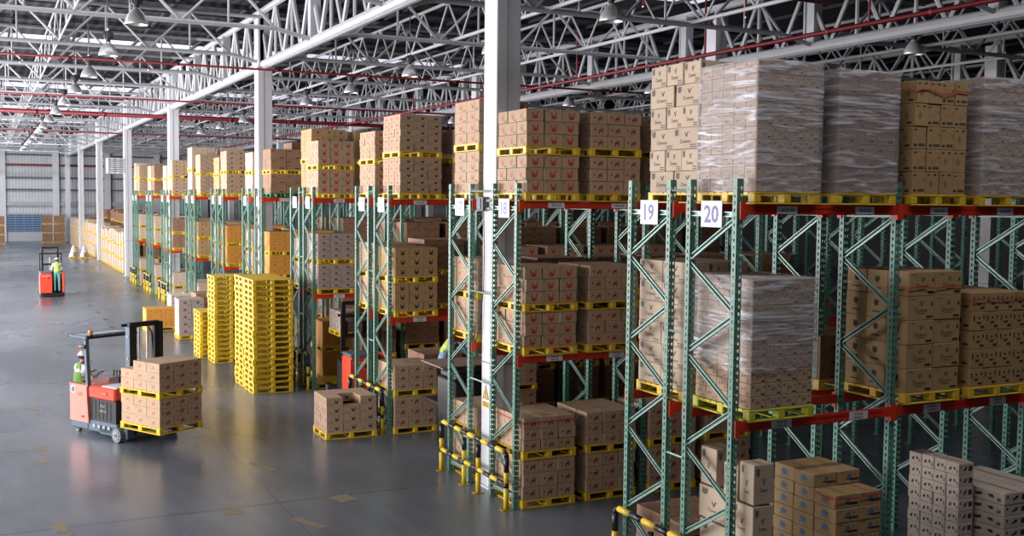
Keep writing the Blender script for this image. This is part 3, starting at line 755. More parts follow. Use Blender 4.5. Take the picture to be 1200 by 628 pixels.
# --- rack 15
double(15, 'top', 0, 'red', n1=4, h1=.155, n2=4, h2=.152, ny=3, vis=.4, side=1.2)
double(15, 'mid', 0, 'red', n1=4, h1=.15, n2=4, h2=.16, ny=3, vis=.3, side=1.2); double(15, 'floor', 1, 'brown', vis=0)
for s in (1, 2): double(15, 'mid', s, 'brown', n1=4, h1=.16, n2=4, h2=.17, vis=.2, side=.1)
double(15, 'top', 2, 'brown', vis=.05)
# --- rack 14, 13, 12
double(14, 'top', 0, 'red', h1=.198, h2=.208, ny=3); double(14, 'mid', 0, 'grey', n1=4, h1=.16, n2=4, h2=.165, side=.7, vis=.7)
double(14, 'floor', 1, 'brown', vis=.1)
double(13, 'top', 0, 'gold', n1=4, h1=.2, n2=4, h2=.2, dx=.2, vis=.5, side=1); double(13, 'top', 1, 'gold', n1=4, h1=.2, n2=3, h2=.26, dx=.22, vis=.4, side=.1)
double(13, 'mid', 0, 'grey', n1=4, h1=.15, n2=3, h2=.17, vis=.2, side=.8); double(13, 'floor', 0, 'orange', h1=.22, h2=.23, dx=.5, vis=.3); double(13, 'floor', 1, 'orange', h1=.22, h2=.23, dx=.4, vis=.2)
double(12, 'top', 0, 'brown', nx=2, n1=2, h1=.29, n2=2, h2=.32, dx=.15, pal='pallet_green', vis=.8); double(12, 'mid', 0, 'orange', n1=3, h1=.19, n2=3, h2=.2, dx=.1)
double(12, 'top', 1, 'brown', n1=3, h1=.2, n2=2, h2=.2, vis=.2); double(11, 'top', 1, 'brown', n1=3, h1=.24, n2=3, h2=.27, vis=.3, dx=.1)
double(12, 'floor', 0, 'pale', n1=3, h1=.2, vis=.3, n2=2); double(12, 'mid', 1, 'orange', vis=.3)
for r in (11, 12, 13, 14, 15):
    for s in range(2, 8):
        for lev in ('floor', 'mid', 'top'):
            if (r, lev, s) != (15, 'mid', 2) and (r, lev, s) != (15, 'top', 2): double(r, lev, s, 'brown', vis=0, n1=4, n2=4, n_up=True)
# --- racks 1 to 11
far = {11: ('pale', 6.5), 10: ('green', 6.69), 9: ('gold', 6.5), 8: ('square', 6.75), 7: ('pale', 7.1), 6: ('green', 6.7), 5: ('pale', 6.5), 4: ('brown', 6.6), 3: ('pale', 6.6), 2: ('square', 6.75), 1: ('pale', 6.9)}
for r, (st, zt) in far.items():
    n = 4; hh = (zt - 5.04 - .284) / 8
    for s in (0, 1): double(r, 'top', s, st, n1=n, h1=hh, n2=n, h2=hh, vis=.7 if s == 0 else .2, dx=.1 if r == 8 else 0)
    st2 = {10: 'orange', 8: 'gold', 6: 'brown'}.get(r, 'pale')
    for s in (0, 1): double(r, 'mid', s, st2, n1=3, h1=.2, n2=3, h2=.2, vis=.5 if s == 0 else .1)
    if r not in (11,): double(r, 'floor', 0, 'pale', n1=3, h1=.2, n2=3, h2=.2, vis=.3)
# --- rack 20 and 19
load(10.29, 9.74, LEV['top'], .95, 1.1, 4, 4, 5, .281, ('haz', 'haz', 'haz2', 'haz', 'haz2'), 'third load on rack 20 top', jit=.012, side=.8)
load(10.29, 9.74, LEV['mid'] + .02, .96, 1.1, 2, 3, 5, .306, 'vleaf', 'third load on rack 20 middle', side=.4, tops=True)
load(11.42, 9.74, LEV['mid'] + .02, 1.06, 1.1, 4, 3, 5, .247, 'smile', 'fourth load on rack 20 middle', side=.3, tops=True)
z = LEV['top']
for k in range(6):
    load(8.06, YO[19] - .95, z, 1.0, 1.12, 3, 3 if k % 2 else 2, 1, .277, 'varrow', 'tier %s, rack 19 top end' % NUM[k], vis=.35, side=3.2, pal='pallet_yellow' if k == 0 else None, wh='end load on rack 19 top', jit=.015)
    z += .277 + (.141 if k == 0 else 0)
load(7.86, YO[19] - 1.03, LEV['mid'], 1.0, 1.1, 3, 2, 6, .272, 'varrow', 'end load on rack 19 middle', vis=.3, side=2.6, tops=True)
load(10.1, YO[19] - 1.0, LEV['mid'], 1.0, 1.1, 3, 2, 3, .2, 'brown', 'third load on rack 19 middle', vis=.1)
load(9.0, YO[19] - 1.0, LEV['top'], 1.0, 1.1, 3, 2, 5, .27, 'gold', 'second load on rack 19 top', vis=.1)
for s in (2, 3): double(19, 'top', s, 'gold', n1=4, n2=3, vis=.0)
load(7.9, YO[19] - 1.0, LEV['floor'], 1.0, 1.1, 3, 3, 4, .2, 'brown', 'end load on rack 19 ground', vis=.3, tops=True)
# rack 20 ground: white V-mark cartons, blue-print cartons, white-topped cartons
pallet(8.2, 10.2, .004, 1.0, 1.1, 'yellow plastic pallet under the V-mark cartons on rack 20 ground', vis=.3)
k = 0
for ya, yb, za, zb in ((10.34, 10.66, 1.62, 2.08), (9.93, 10.2, 1.5, 1.98), (9.64, 9.9, 1.58, 2.05), (10.08, 10.68, 1.2, 1.6), (9.64, 10.05, 1.14, 1.56), (10.1, 10.66, .76, 1.18), (9.64, 10.06, .7, 1.12), (10.1, 10.66, .32, .74), (9.64, 10.06, .28, .68), (9.64, 10.66, .15, .27)):
    if zb < .3: continue
    for kx in (0,):
        put(7.86 + .15, (ya + yb) / 2, za if za > .34 else .146, .3, yb - ya, zb - (za if za > .34 else .146), 'vwhite',
            'white-sided V-mark carton, %s row, %s in the leaning stack on rack 20 ground' % (['outer', 'inner'][kx], ORD[k]), 1.0 if kx == 0 else .4, rnd.uniform(-.01, .01))
    k += 1
load(8.84, 9.36, LEV['floor'], .76, 1.5, 2, 4, 10, .167, 'blue', 'second load on rack 20 ground', side=1.0, heights=(9, 10, 10, 8), inset=.02)
load(10.88, 9.38, LEV['floor'], .3, .84, 1, 4, 11, .152, 'white', 'taller pile on rack 20 ground', side=.8, tops=True)
load(11.24, 9.0, LEV['floor'], .98, 1.2, 2, 2, 9, .15, 'white', 'lower pile on rack 20 ground', side=.8, tops=True)

# --- stretch-wrapped loads: one thing each, its cartons and its film are parts
def wrapped(x0, yf, z0, W, D, nx, ny, nl, lh, style, label, film_from=0.0, pal='pallet_yellow', palname=''):
    pallet(x0 + W / 2, yf + D / 2, z0, W + .02, D, palname, pal)
    t = thing('wrapped_load', label, 'wrapped load', (x0 + W / 2, yf + D / 2, z0 + .142), 0, 'stretch-wrapped loads on the racks')
    w, d = (W - .03) / nx, (D - .03) / ny
    g = carton_cached(style, w - .006, d - .006, lh - .003, True)
    if g[1] is None: g[1] = g[0].mesh('carton')
    for iz in range(nl):
        for iy in range(ny):
            for ix in range(nx):
                if not (ix == 0 or iy == 0): continue
                o = link('carton', g[1], t, (-W / 2 + .015 + (ix + .5) * w, -D / 2 + .015 + (iy + .5) * d, iz * lh), rnd.uniform(-.01, .01))
    # the hidden core and back of the block
    mb = MB()
    for iz in range(nl):
        for ix in range(1, nx): mb.box(-W / 2 + .015 + ix * w + .004, -D / 2 + .015 + d + .004, iz * lh, -W / 2 + .015 + (ix + 1) * w - .004, D / 2 - .015, (iz + 1) * lh - .003, STY[style][0])
    mb.obj('inner_cartons', t)['kind'] = 'stuff'
    # film: a skin slightly off the cartons, wrinkled, with a loose lower edge
    mb = MB(); r2 = random.Random(int(x0 * 100)); e = .008; a, b = W / 2 + e, D / 2 + e; zt = nl * lh + .012
    per = [(-a, b), (-a, -b), (a, -b), (a, b), (-a, b)]
    ring = []
    for (xa, ya), (xb, yb) in zip(per, per[1:]):
        for k in range(26): ring.append((xa + (xb - xa) * k / 26, ya + (yb - ya) * k / 26))
    n = len(ring); rows = 40; vs = []
    for j in range(rows + 1):
        for k, (x, y) in enumerate(ring):
            lo = film_from + (.03 * math.sin(k * .7) + .09 * (k / n) if film_from else 0)
            z = lo + (zt - lo) * j / rows
            p = r2.uniform(0, .008); vs.append((x * (1 + p / a * .9), y * (1 + p / b * .9), z))
    f = [(j * n + k, j * n + (k + 1) % n, (j + 1) * n + (k + 1) % n, (j + 1) * n + k) for j in range(rows) for k in range(n)]
    f.append(tuple(range(rows * n, rows * n + n)))
    mb.add(vs, f, 'film'); mb.obj('stretch_film', t, True)
wrapped(7.86, 9.74, LEV['top'], .95, 1.1, 4, 5, 10, .1495, 'square', 'tall film-wrapped block of small tan cartons above plate 20', palname='yellow plastic pallet under the wrapped block above plate 20')
wrapped(9.07, 9.74, LEV['top'], .95, 1.1, 3, 3, 5, .291, 'brown', 'film-wrapped block with diagonal film creases, second on the top beam of rack 20', palname='yellow plastic pallet under the second wrapped block on rack 20 top')
wrapped(11.5, 9.74, LEV['top'], 1.05, 1.1, 5, 3, 9, .167, 'square', 'film-wrapped block farthest along the top beam of rack 20', palname='yellow plastic pallet under the fourth block on rack 20 top')
wrapped(7.86, 9.74, LEV['mid'], .95, 1.1, 4, 5, 10, .151, 'square', 'film-wrapped block standing on the middle beam behind the plate 20 frame', film_from=.42, pal='pallet_lime', palname='lime yellow plastic pallet on the middle beam behind the plate 20 frame')

# ------------------------------------------------------------------ loads standing on the open floor
load(6.3, 21.5, 0.003, 1.12, 1.0, 3, 4, 4, .187, 'green', 'lone pallet on the floor before rack 16', skip=((1, 0, 3), (1, 1, 3)), tops=True, jit=.01)
load(5.3, 41.6, .003, 1.1, 1.0, 3, 2, 4, .175, 'orange', 'floor pallet beyond the forklift', tops=True)
load(6.06, 38.9, .003, .9, 1.0, 2, 2, 5, .255, 'grey', 'tall floor pallet before the far stack', tops=True)
load(6.6, 44.2, .003, 1.0, 1.1, 2, 2, 4, .24, 'white', 'white floor pallet at the far rack ends', vis=.5)
load(6.95, 40.6, .003, 1.0, 1.1, 2, 2, 6, .22, 'brown', 'floor pallet against the rack ends', vis=.4)
pallet(8.25, 28.0, .003, 1.0, 1.1, 'empty yellow pallet lying alone on the ground of rack 14', vis=.6)
def stack(cx, cy, n, name, W=1.04, D=1.1):
    for k in range(n):
        nm = 'lowest' if k == 0 else ('topmost' if k == n - 1 else (ORD[k] + ' from the floor'))
        pallet(cx + rnd.uniform(-.012, .012), cy + rnd.uniform(-.012, .012), .003 + k * .1475, W, D, 'empty yellow plastic pallet, %s in %s' % (nm, name), rz=rnd.uniform(-.012, .012), vis=1.6, group='stacked empty yellow pallets')
stack(6.61, 27.86, 20, 'the tallest stack facing the camera')
stack(6.61, 29.02, 20, 'the stack right behind the tallest one')
stack(6.68, 33.4, 18, 'the separate tall stack')
stack(6.46, 34.6, 10, 'the half-height stack')
# film-wrapped goods on pallets, three high, along the far half of the hall
i = 0
for y in np.arange(73.0, 121, 1.5):
    if min(abs(y + .6 - c) for c in COL_Y) < .9: x0 = 8.5
    else: x0 = 7.95
    i += 1
    for c, (dx, st) in enumerate(((0, 'pale'), (1.25, 'brown'), (2.5, 'brown'), (3.8, 'brown'))):
        z = .003
        for t in range(3 + (c > 1)):
            hh = .255 + rnd.uniform(-.03, .02)
            z = load(x0 + dx, y, z, 1.05, 1.15, 2, 2, 3, hh, st, 'far floor block', vis=.25 if c == 0 else .02, wh='%s file of far floor goods, %s row, %s tier' % (('aisle', 'second', 'third', 'inner')[c], ORD[min(i, 21)] if i < 22 else 'row %d' % i, ORD[t])) + .002
for x, nm in ((5.35, 'first'), (6.5, 'second'), (.75, 'lone')):
    z = .003
    for t in range(3): z = load(x, 121.5 if x > 2 else 117, z, 1.0, 1.1, 2, 2, 3, .27, 'brown', 'far wall stack', vis=.3, wh='%s stack before the far wall, %s tier' % (nm, ORD[t])) + .002
for k, (x, y) in enumerate(((6.3, 92.0), (7.05, 91.4))):
    pallet(x, y, .003, .7, .8, 'yellow plastic pallet under the %s draped white sack before the far floor block' % ('first', 'second')[k], vis=.6)
    mb = MB(); r3 = random.Random(k); pr = []
    for j, (r, z) in enumerate(((.34, 0), (.32, .15), (.26, .38), (.17, .65), (.08, .86), (.0, .95))): pr.append((r, z))
    mb.lathe(pr, 'bag_white', n=14)
    mb.v = [(a * (1 + r3.uniform(-.1, .1)), b * (1 + r3.uniform(-.1, .1)), c) for a, b, c in mb.v]
    t = thing('bulk_sack', 'peaked white sack on a pallet before the far goods, %s of two' % ('first', 'second')[k], 'sack', (x, y, .146), 0, 'white sacks by the far goods')
    mb.obj('sack_body', t, True)
    mb = MB(); mb.lathe([(.03, .9), (.05, .95), (.02, 1.02)], 'tape', n=10); mb.box(-.05, -.38, .02, .2, -.28, .35, 'card_brown'); mb.obj('tied_neck', t)

# ------------------------------------------------------------------ reach truck (x forward, y left)
def wheel(name, parent, x, y, r, wd):
    t = MB(); n = 24
    for s in (-1, 1): pass
    t.tube((x, y - wd / 2, r), (x, y + wd / 2, r), r, 'tyre_grey', n)
    for s in (-1, 1):
        t.tube((x, y + s * (wd / 2 + .002), r), (x, y + s * (wd / 2 + .012), r), r * .62, 'hub_grey', n)
        t.tube((x, y + s * (wd / 2 + .012), r), (x, y + s * (wd / 2 + .03), r), r * .25, 'tyre_grey', 10)
        for k in range(6):
            a = k * math.pi / 3; t.tube((x + r * .45 * math.cos(a), y + s * (wd / 2 + .01), r + r * .45 * math.sin(a)), (x + r * .45 * math.cos(a), y + s * (wd / 2 + .02), r + r * .45 * math.sin(a)), r * .07, 'truck_black', 6)
    t.obj(name, parent, False)
def reach_truck(loc, rz, label, fork_z):
    T = thing('reach_truck', label, 'forklift', loc, rz)
    mb = MB(); mb.cbox(0, -.6, .1, 1.62, .6, .27, .02, 'truck_grey'); mb.cbox(.02, -.615, .12, .64, .615, .27, .02, 'truck_grey'); mb.obj('chassis', T)
    for s in (-1, 1):
        mb = MB(); y0, y1 = sorted((s * .42, s * .6)); mb.cbox(1.0, y0, .07, 1.95, y1, .27, .02, 'truck_grey'); mb.cbox(.66, y0 + .01, .2, 1.6, y1 + .012 * s, .33, .015, 'truck_grey')
        for k in range(4): mb.box(.8 + k * .17, s * .6, .2, .88 + k * .17, s * .616, .26, 'hub_grey') if s > 0 else mb.box(.8 + k * .17, -.616, .2, .88 + k * .17, -.6, .26, 'hub_grey')
        mb.obj('straddle_leg', T)
        wheel('load_wheel', T, 1.74, s * .66, .15, .1)
    wheel('caster_wheel', T, .14, -.5, .075, .08); wheel('drive_wheel', T, .3, .3, .12, .12)
    mb = MB(); mb.prism([(0, .26), (.66, .26), (.6, 1.05), (.02, 1.05)], -.62, .62, 'truck_pink')
    for x in (.02, .6): mb.box(x - .012, -.622, .3, x + .012, -.6, 1.08, 'truck_pink')
    mb.tube((.13, -.626, .93), (.13, -.62, .93), .085, 'plate_white', 20); mb.tube((.13, -.629, .93), (.13, -.624, .93), .06, 'ink_blue', 20)
    mb.box(.3, -.627, .8, .44, -.62, .9, 'truck_pink'); mb.box(.31, -.629, .81, .43, -.626, .89, 'ink_faint'); mb.box(.42, -.628, .36, .52, -.62, .4, 'ink_maroon')
    mb.obj('rear_cover', T)
    mb = MB(); mb.box(.66, -.58, .33, 1.56, .58, .8, 'truck_black')
    for k in range(6): mb.box(.72 + k * .13, -.586, .38, .74 + k * .13, -.58, .76, 'seat_black')
    for wtxt, zt in (('STAY', .66), ('AWAY', .56)):
        v, f, wd = text_polys(wtxt); mb.add([(1.12 + a * .055, -.59, zt + b * .055) for a, b in v], f, 'hub_grey')
    mb.obj('battery_box', T)
    mb = MB(); mb.cbox(.64, -.6, .8, 1.54, .6, 1.06, .03, 'truck_red'); mb.box(1.05, -.606, .9, 1.3, -.6, .98, 'ink_maroon')
    for k in range(3): mb.box(1.08, -.609, .915 + k * .02, 1.27, -.604, .925 + k * .02, 'truck_pink')
    mb.box(1.0, -.52, 1.06, 1.5, .5, 1.075, 'plate_white'); mb.obj('body_panel', T)
    mb = MB(); mb.cbox(-.17, -.52, .8, .27, .08, .86, .03, "seat_black"); mb.cbox(.0, -.56, .84, .3, -.52, 1.06, .015, "seat_black"); mb.obj("seat", T)
    mb = MB(); mb.prism([(.62, 1.06), (.98, 1.06), (.98, 1.2), (.66, 1.16)], -.1, .5, 'truck_black')
    for k in range(3):
        x = .68 + .1 * k; mb.tube((x, .0, 1.14), (x + .02, -.02, 1.3), .012, 'truck_black', 8); mb.sphere((x + .02, -.02, 1.31), .02, .02, .028, 'truck_black', 8, 6)
    mb.obj('control_console', T)
    mb = MB(); mb.tube((.5, .42, 1.06), (.5, .38, 1.18), .02, 'truck_black', 8)
    for k in range(20):
        a, b = k * math.pi / 10, (k + 1) * math.pi / 10
        mb.tube((.5 + .13 * math.cos(a), .38 + .12 * math.sin(a), 1.19), (.5 + .13 * math.cos(b), .38 + .12 * math.sin(b), 1.19), .014, 'truck_black', 6)
    mb.obj('steering_wheel', T)
    for y in (-.58, .58):
        mb = MB(); mb.bar((.62, y, 1.02), (.56, y, 2.02), .08, .07, 'truck_grey'); mb.obj('guard_pillar', T)
    mb = MB(); z = 2.03
    mb.cbox(-.08, -.62, z, .66, -.54, z + .06, .015, 'truck_grey'); mb.cbox(-.08, .54, z, .66, .62, z + .06, .015, 'truck_grey')
    mb.cbox(-.08, -.62, z, 0, .62, z + .06, .015, 'truck_grey'); mb.cbox(.58, -.62, z, .66, .62, z + .06, .015, 'truck_black')
    for k in range(7): mb.box(-.02, -.5 + k * .155, z + .01, .62, -.46 + k * .155, z + .05, 'truck_black')
    mb.box(.02, -.5, z + .052, .4, .5, z + .058, 'guard_clear'); mb.obj('overhead_guard', T)
    mb = MB(); mb.tube((.6, -.5, 2.09), (.6, -.5, 2.115), .05, 'truck_black', 14); mb.lathe([(.045, 0), (.048, .06), (.035, .095), (0, .1)], 'amber', (.6, -.5, 2.115), 14); mb.obj('beacon', T, False)
    mb = MB(); mb.tube((.5, -.62, 1.87), (.42, -.66, 1.87), .035, 'amber', 12); mb.tube((.6, -.62, 1.87), (.5, -.62, 1.87), .045, 'truck_black', 12); mb.obj('work_lamp', T)
    for s in (-1, 1):
        mb = MB(); y = s * .36 + .0
        mb.box(1.62, y - .015, .1, 1.8, y + .015, 2.42, 'truck_grey'); 
        for x in (1.62, 1.775): mb.box(x, min(y, y - s * .07), .1, x + .025, max(y, y - s * .07), 2.42, 'truck_black')
        mb.box(1.8, y - .05, .1, 1.812, y + .05, 2.42, 'truck_black')
        for k in range(5): mb.tube((1.7, y + s * .015, .35 + k * .45), (1.7, y + s * .03, .35 + k * .45), .022, 'hub_grey', 8)
        mb.obj('mast_rail', T)
        mb = MB(); y = s * .26; mb.box(1.66, y - .04, .12, 1.78, y + .04, 2.36, 'truck_black'); mb.obj('inner_mast_rail', T)
        mb = MB(); mb.tube((1.7, s * .1, .2), (1.7, s * .1, 1.5), .035, 'hub_grey', 10); mb.tube((1.7, s * .1, 1.5), (1.7, s * .1, 2.3), .022, 'alu', 10); mb.obj('lift_cylinder', T)
        mb = MB(); mb.box(1.9, s * .28 - .06, fork_z - .05, 3.05, s * .28 + .06, fork_z - .012, 'truck_black'); mb.box(1.87, s * .28 - .06, fork_z - .05, 1.91, s * .28 + .06, fork_z + .5, 'truck_black'); mb.obj('fork', T)
    mb = MB()
    for z in (2.34, 1.45, .3): mb.cbox(1.63, -.37, z, 1.76, .37, z + .1, .01, 'truck_black')
    mb.cbox(1.6, -.5, 2.36, 1.68, .3, 2.42, .01, 'truck_black'); mb.obj('mast_crossbar', T)
    mb = MB(); mb.cbox(1.815, -.36, fork_z - .02, 1.87, .36, fork_z + .08, .01, 'truck_black'); mb.cbox(1.815, -.36, fork_z + .36, 1.87, .36, fork_z + .46, .01, 'truck_black')
    for y in (-.3, 0, .3): mb.box(1.82, y - .03, fork_z, 1.86, y + .03, fork_z + 1.0, 'truck_black')
    mb.cbox(1.815, -.36, fork_z + .95, 1.87, .36, fork_z + 1.02, .01, 'truck_black'); mb.obj('fork_carriage', T)
    mb = MB(); pts = [Vector((1.7, .2, 1.2 + .0)), Vector((1.72, .23, 1.7)), Vector((1.7, .2, 2.2)), Vector((1.68, .14, 2.33))]
    for p, q in zip(pts, pts[1:]): mb.tube(p, q, .014, 'seat_black', 8)
    mb.obj('hydraulic_hose', T)
    return T
def ab(a, b): return (.875 * a + .485 * b, .485 * a - .875 * b)
x, y = ab(13.9, -20.74)
HEAD = math.atan2(-.875, .485)
reach_truck((x, y, 0), HEAD, 'red reach truck with dark mast carrying two pallets across the open floor', .4)
z = load(0, 0, .33, 1.06, 1.28, 3, 3, 3, .19, 'beast', 'lower tier on the reach truck', rz=math.atan2(.485, .875), origin=ab(13.22, -17.62), wh='lower tier on the reach truck forks')
load(0, 0, z + .003, 1.06, 1.28, 3, 3, 3, .19, 'beast', 'upper tier on the reach truck', rz=math.atan2(.485, .875), origin=ab(13.22, -17.62), heights=(3, 3, 2), tops=True, wh='upper tier on the reach truck forks')

def stand_truck(loc, rz, label, fork_z=.2, right=True):
    """stand-on stacker, y forward: cabinet on the left, operator bay on the right"""
    T = thing('stacker_truck', label, 'forklift', loc, rz)
    mb = MB(); mb.cbox(-.56, -.05, .04, .56, 1.3, .2, .02, 'truck_black'); mb.cbox(-.5, -.12, .03, .5, 0, .14, .02, 'truck_black'); mb.obj('base', T)
    for s in (-1, 1):
        mb = MB(); mb.cbox(s * .45 - .08, 1.2, .05, s * .45 + .08, 2.3, .2, .015, 'truck_black'); mb.obj('straddle_leg', T)
        wheel_m = MB(); wheel_m.tube((s * .45 - .1, 2.1, .09), (s * .45 + .1, 2.1, .09), .09, 'tyre_grey', 16); wheel_m.obj('load_wheel', T)
    mb = MB(); mb.prism([(-.56, .2), (-.02, .2), (-.02, 1.1), (-.06, 1.16), (-.52, 1.16), (-.56, 1.1)], 0.0, .7, 'truck_red')
    mb.box(-.2, -.006, .9, -.12, 0, .96, 'truck_black'); mb.box(-.5, -.006, 1.0, -.1, -.002, 1.06, 'truck_pink'); mb.obj('motor_cabinet', T)
    mb = MB(); mb.cbox(-.57, -.01, 1.16, -.02, .72, 1.24, .03, 'truck_grey'); mb.obj('cabinet_lid', T)
    mb = MB(); mb.cbox(.46, .02, .2, .57, 1.0, 1.15, .02, 'truck_red'); mb.obj('side_panel', T)
    mb = MB(); mb.cbox(-.56, .7, .2, .56, 1.15, .98, .02, 'truck_black'); mb.prism([(-.1, .98), (.4, .98), (.4, 1.1), (-.1, 1.2)], .75, 1.0, 'truck_black'); mb.obj('battery_box', T)
    mb = MB(); mb.tube((.1, .72, 1.1), (.1, .62, 1.2), .018, 'truck_black', 8); mb.sphere((.1, .6, 1.22), .05, .05, .05, 'truck_black', 10, 8); mb.obj('tiller_grip', T)
    for s in (-1, 1):
        mb = MB(); mb.box(s * .36 - .045, 1.2, .1, s * .36 + .045, 1.34, 2.42, 'truck_black'); mb.obj('mast_rail', T)
        mb = MB(); mb.bar((s * .5, .9, 1.1), (s * .5, .9, 2.08), .05, .05, 'truck_black'); mb.obj('guard_pillar', T)
        mb = MB(); mb.box(s * .25 - .05, 1.4, fork_z - .04, s * .25 + .05, 2.5, fork_z - .004, 'truck_black'); mb.box(s * .25 - .05, 1.38, fork_z - .04, s * .25 + .05, 1.42, fork_z + .4, 'truck_black'); mb.obj('fork', T)
    mb = MB()
    for z in (2.34, 1.5, .5): mb.box(-.36, 1.22, z, .36, 1.32, z + .09, 'truck_black')
    mb.tube((0, 1.28, .2), (0, 1.28, 1.9), .035, 'hub_grey', 10); mb.obj('mast_crossbar', T)
    mb = MB(); mb.box(-.53, .86, 2.06, .53, .93, 2.12, 'truck_black'); mb.box(-.53, 1.12, 2.06, .53, 1.18, 2.12, 'truck_black')
    for k in range(6): mb.box(-.5 + k * .19, .9, 2.07, -.46 + k * .19, 1.15, 2.11, 'truck_black')
    mb.obj('overhead_guard', T)
    return T
stand_truck((2.95, 57.6, 0), 0.03, 'orange-red stand-on truck far down the open aisle, worker riding it')
stand_truck((8.5, 25.0, 0), 0.0, 'orange-red stand-on truck working in the aisle behind rack 15', 1.5)
load(8.1, 26.42, 1.5, 1.0, 1.0, 3, 2, 3, .17, 'grey', 'raised pallet on the truck behind rack 15', vis=.4)
T = thing('order_picker', 'dark order picker truck standing in the aisle between racks 16 and 17', 'forklift', (8.68, 19.45, 0))
mb = MB(); mb.cbox(-.55, -.45, .05, .5, .45, 1.52, .03, 'truck_black'); mb.cbox(-.5, -.4, 1.52, .45, .4, 1.66, .03, 'truck_black'); mb.obj('truck_body', T)
mb = MB(); mb.cbox(-.5, .47, .86, .3, 1.25, .94, .02, 'truck_black'); mb.box(-.2, .5, .06, .25, 1.2, .86, 'truck_black'); mb.obj('operator_platform', T)
for yy in (-.32, .2):
    mb = MB(); mb.box(-.6, yy, 1.74, .62, yy + .12, 1.78, 'truck_black'); mb.box(.4, yy, 1.55, .5, yy + .12, 1.78, 'truck_black'); mb.obj('fork', T)
for xx in (-.45, .35):
    mb = MB(); mb.tube((xx, -.46, .1), (xx, -.36, .1), .1, 'tyre_grey', 16); mb.obj('wheel', T)
mb = MB(); 
for k in range(6): mb.cbox(-.7, -.5 + k * .17, 0, .7, -.34 + k * .17, .022, .004, 'board_wood')
for xx in (-.6, 0, .6): mb.box(xx - .04, -.5, -.03, xx + .04, .5, 0, 'board_wood')
t = thing('wooden_deck', 'grey wooden deck board lifted before the stooping worker beside rack 17', 'board', (8.5, 19.45, 1.812)); mb.obj('deck_slats', t)

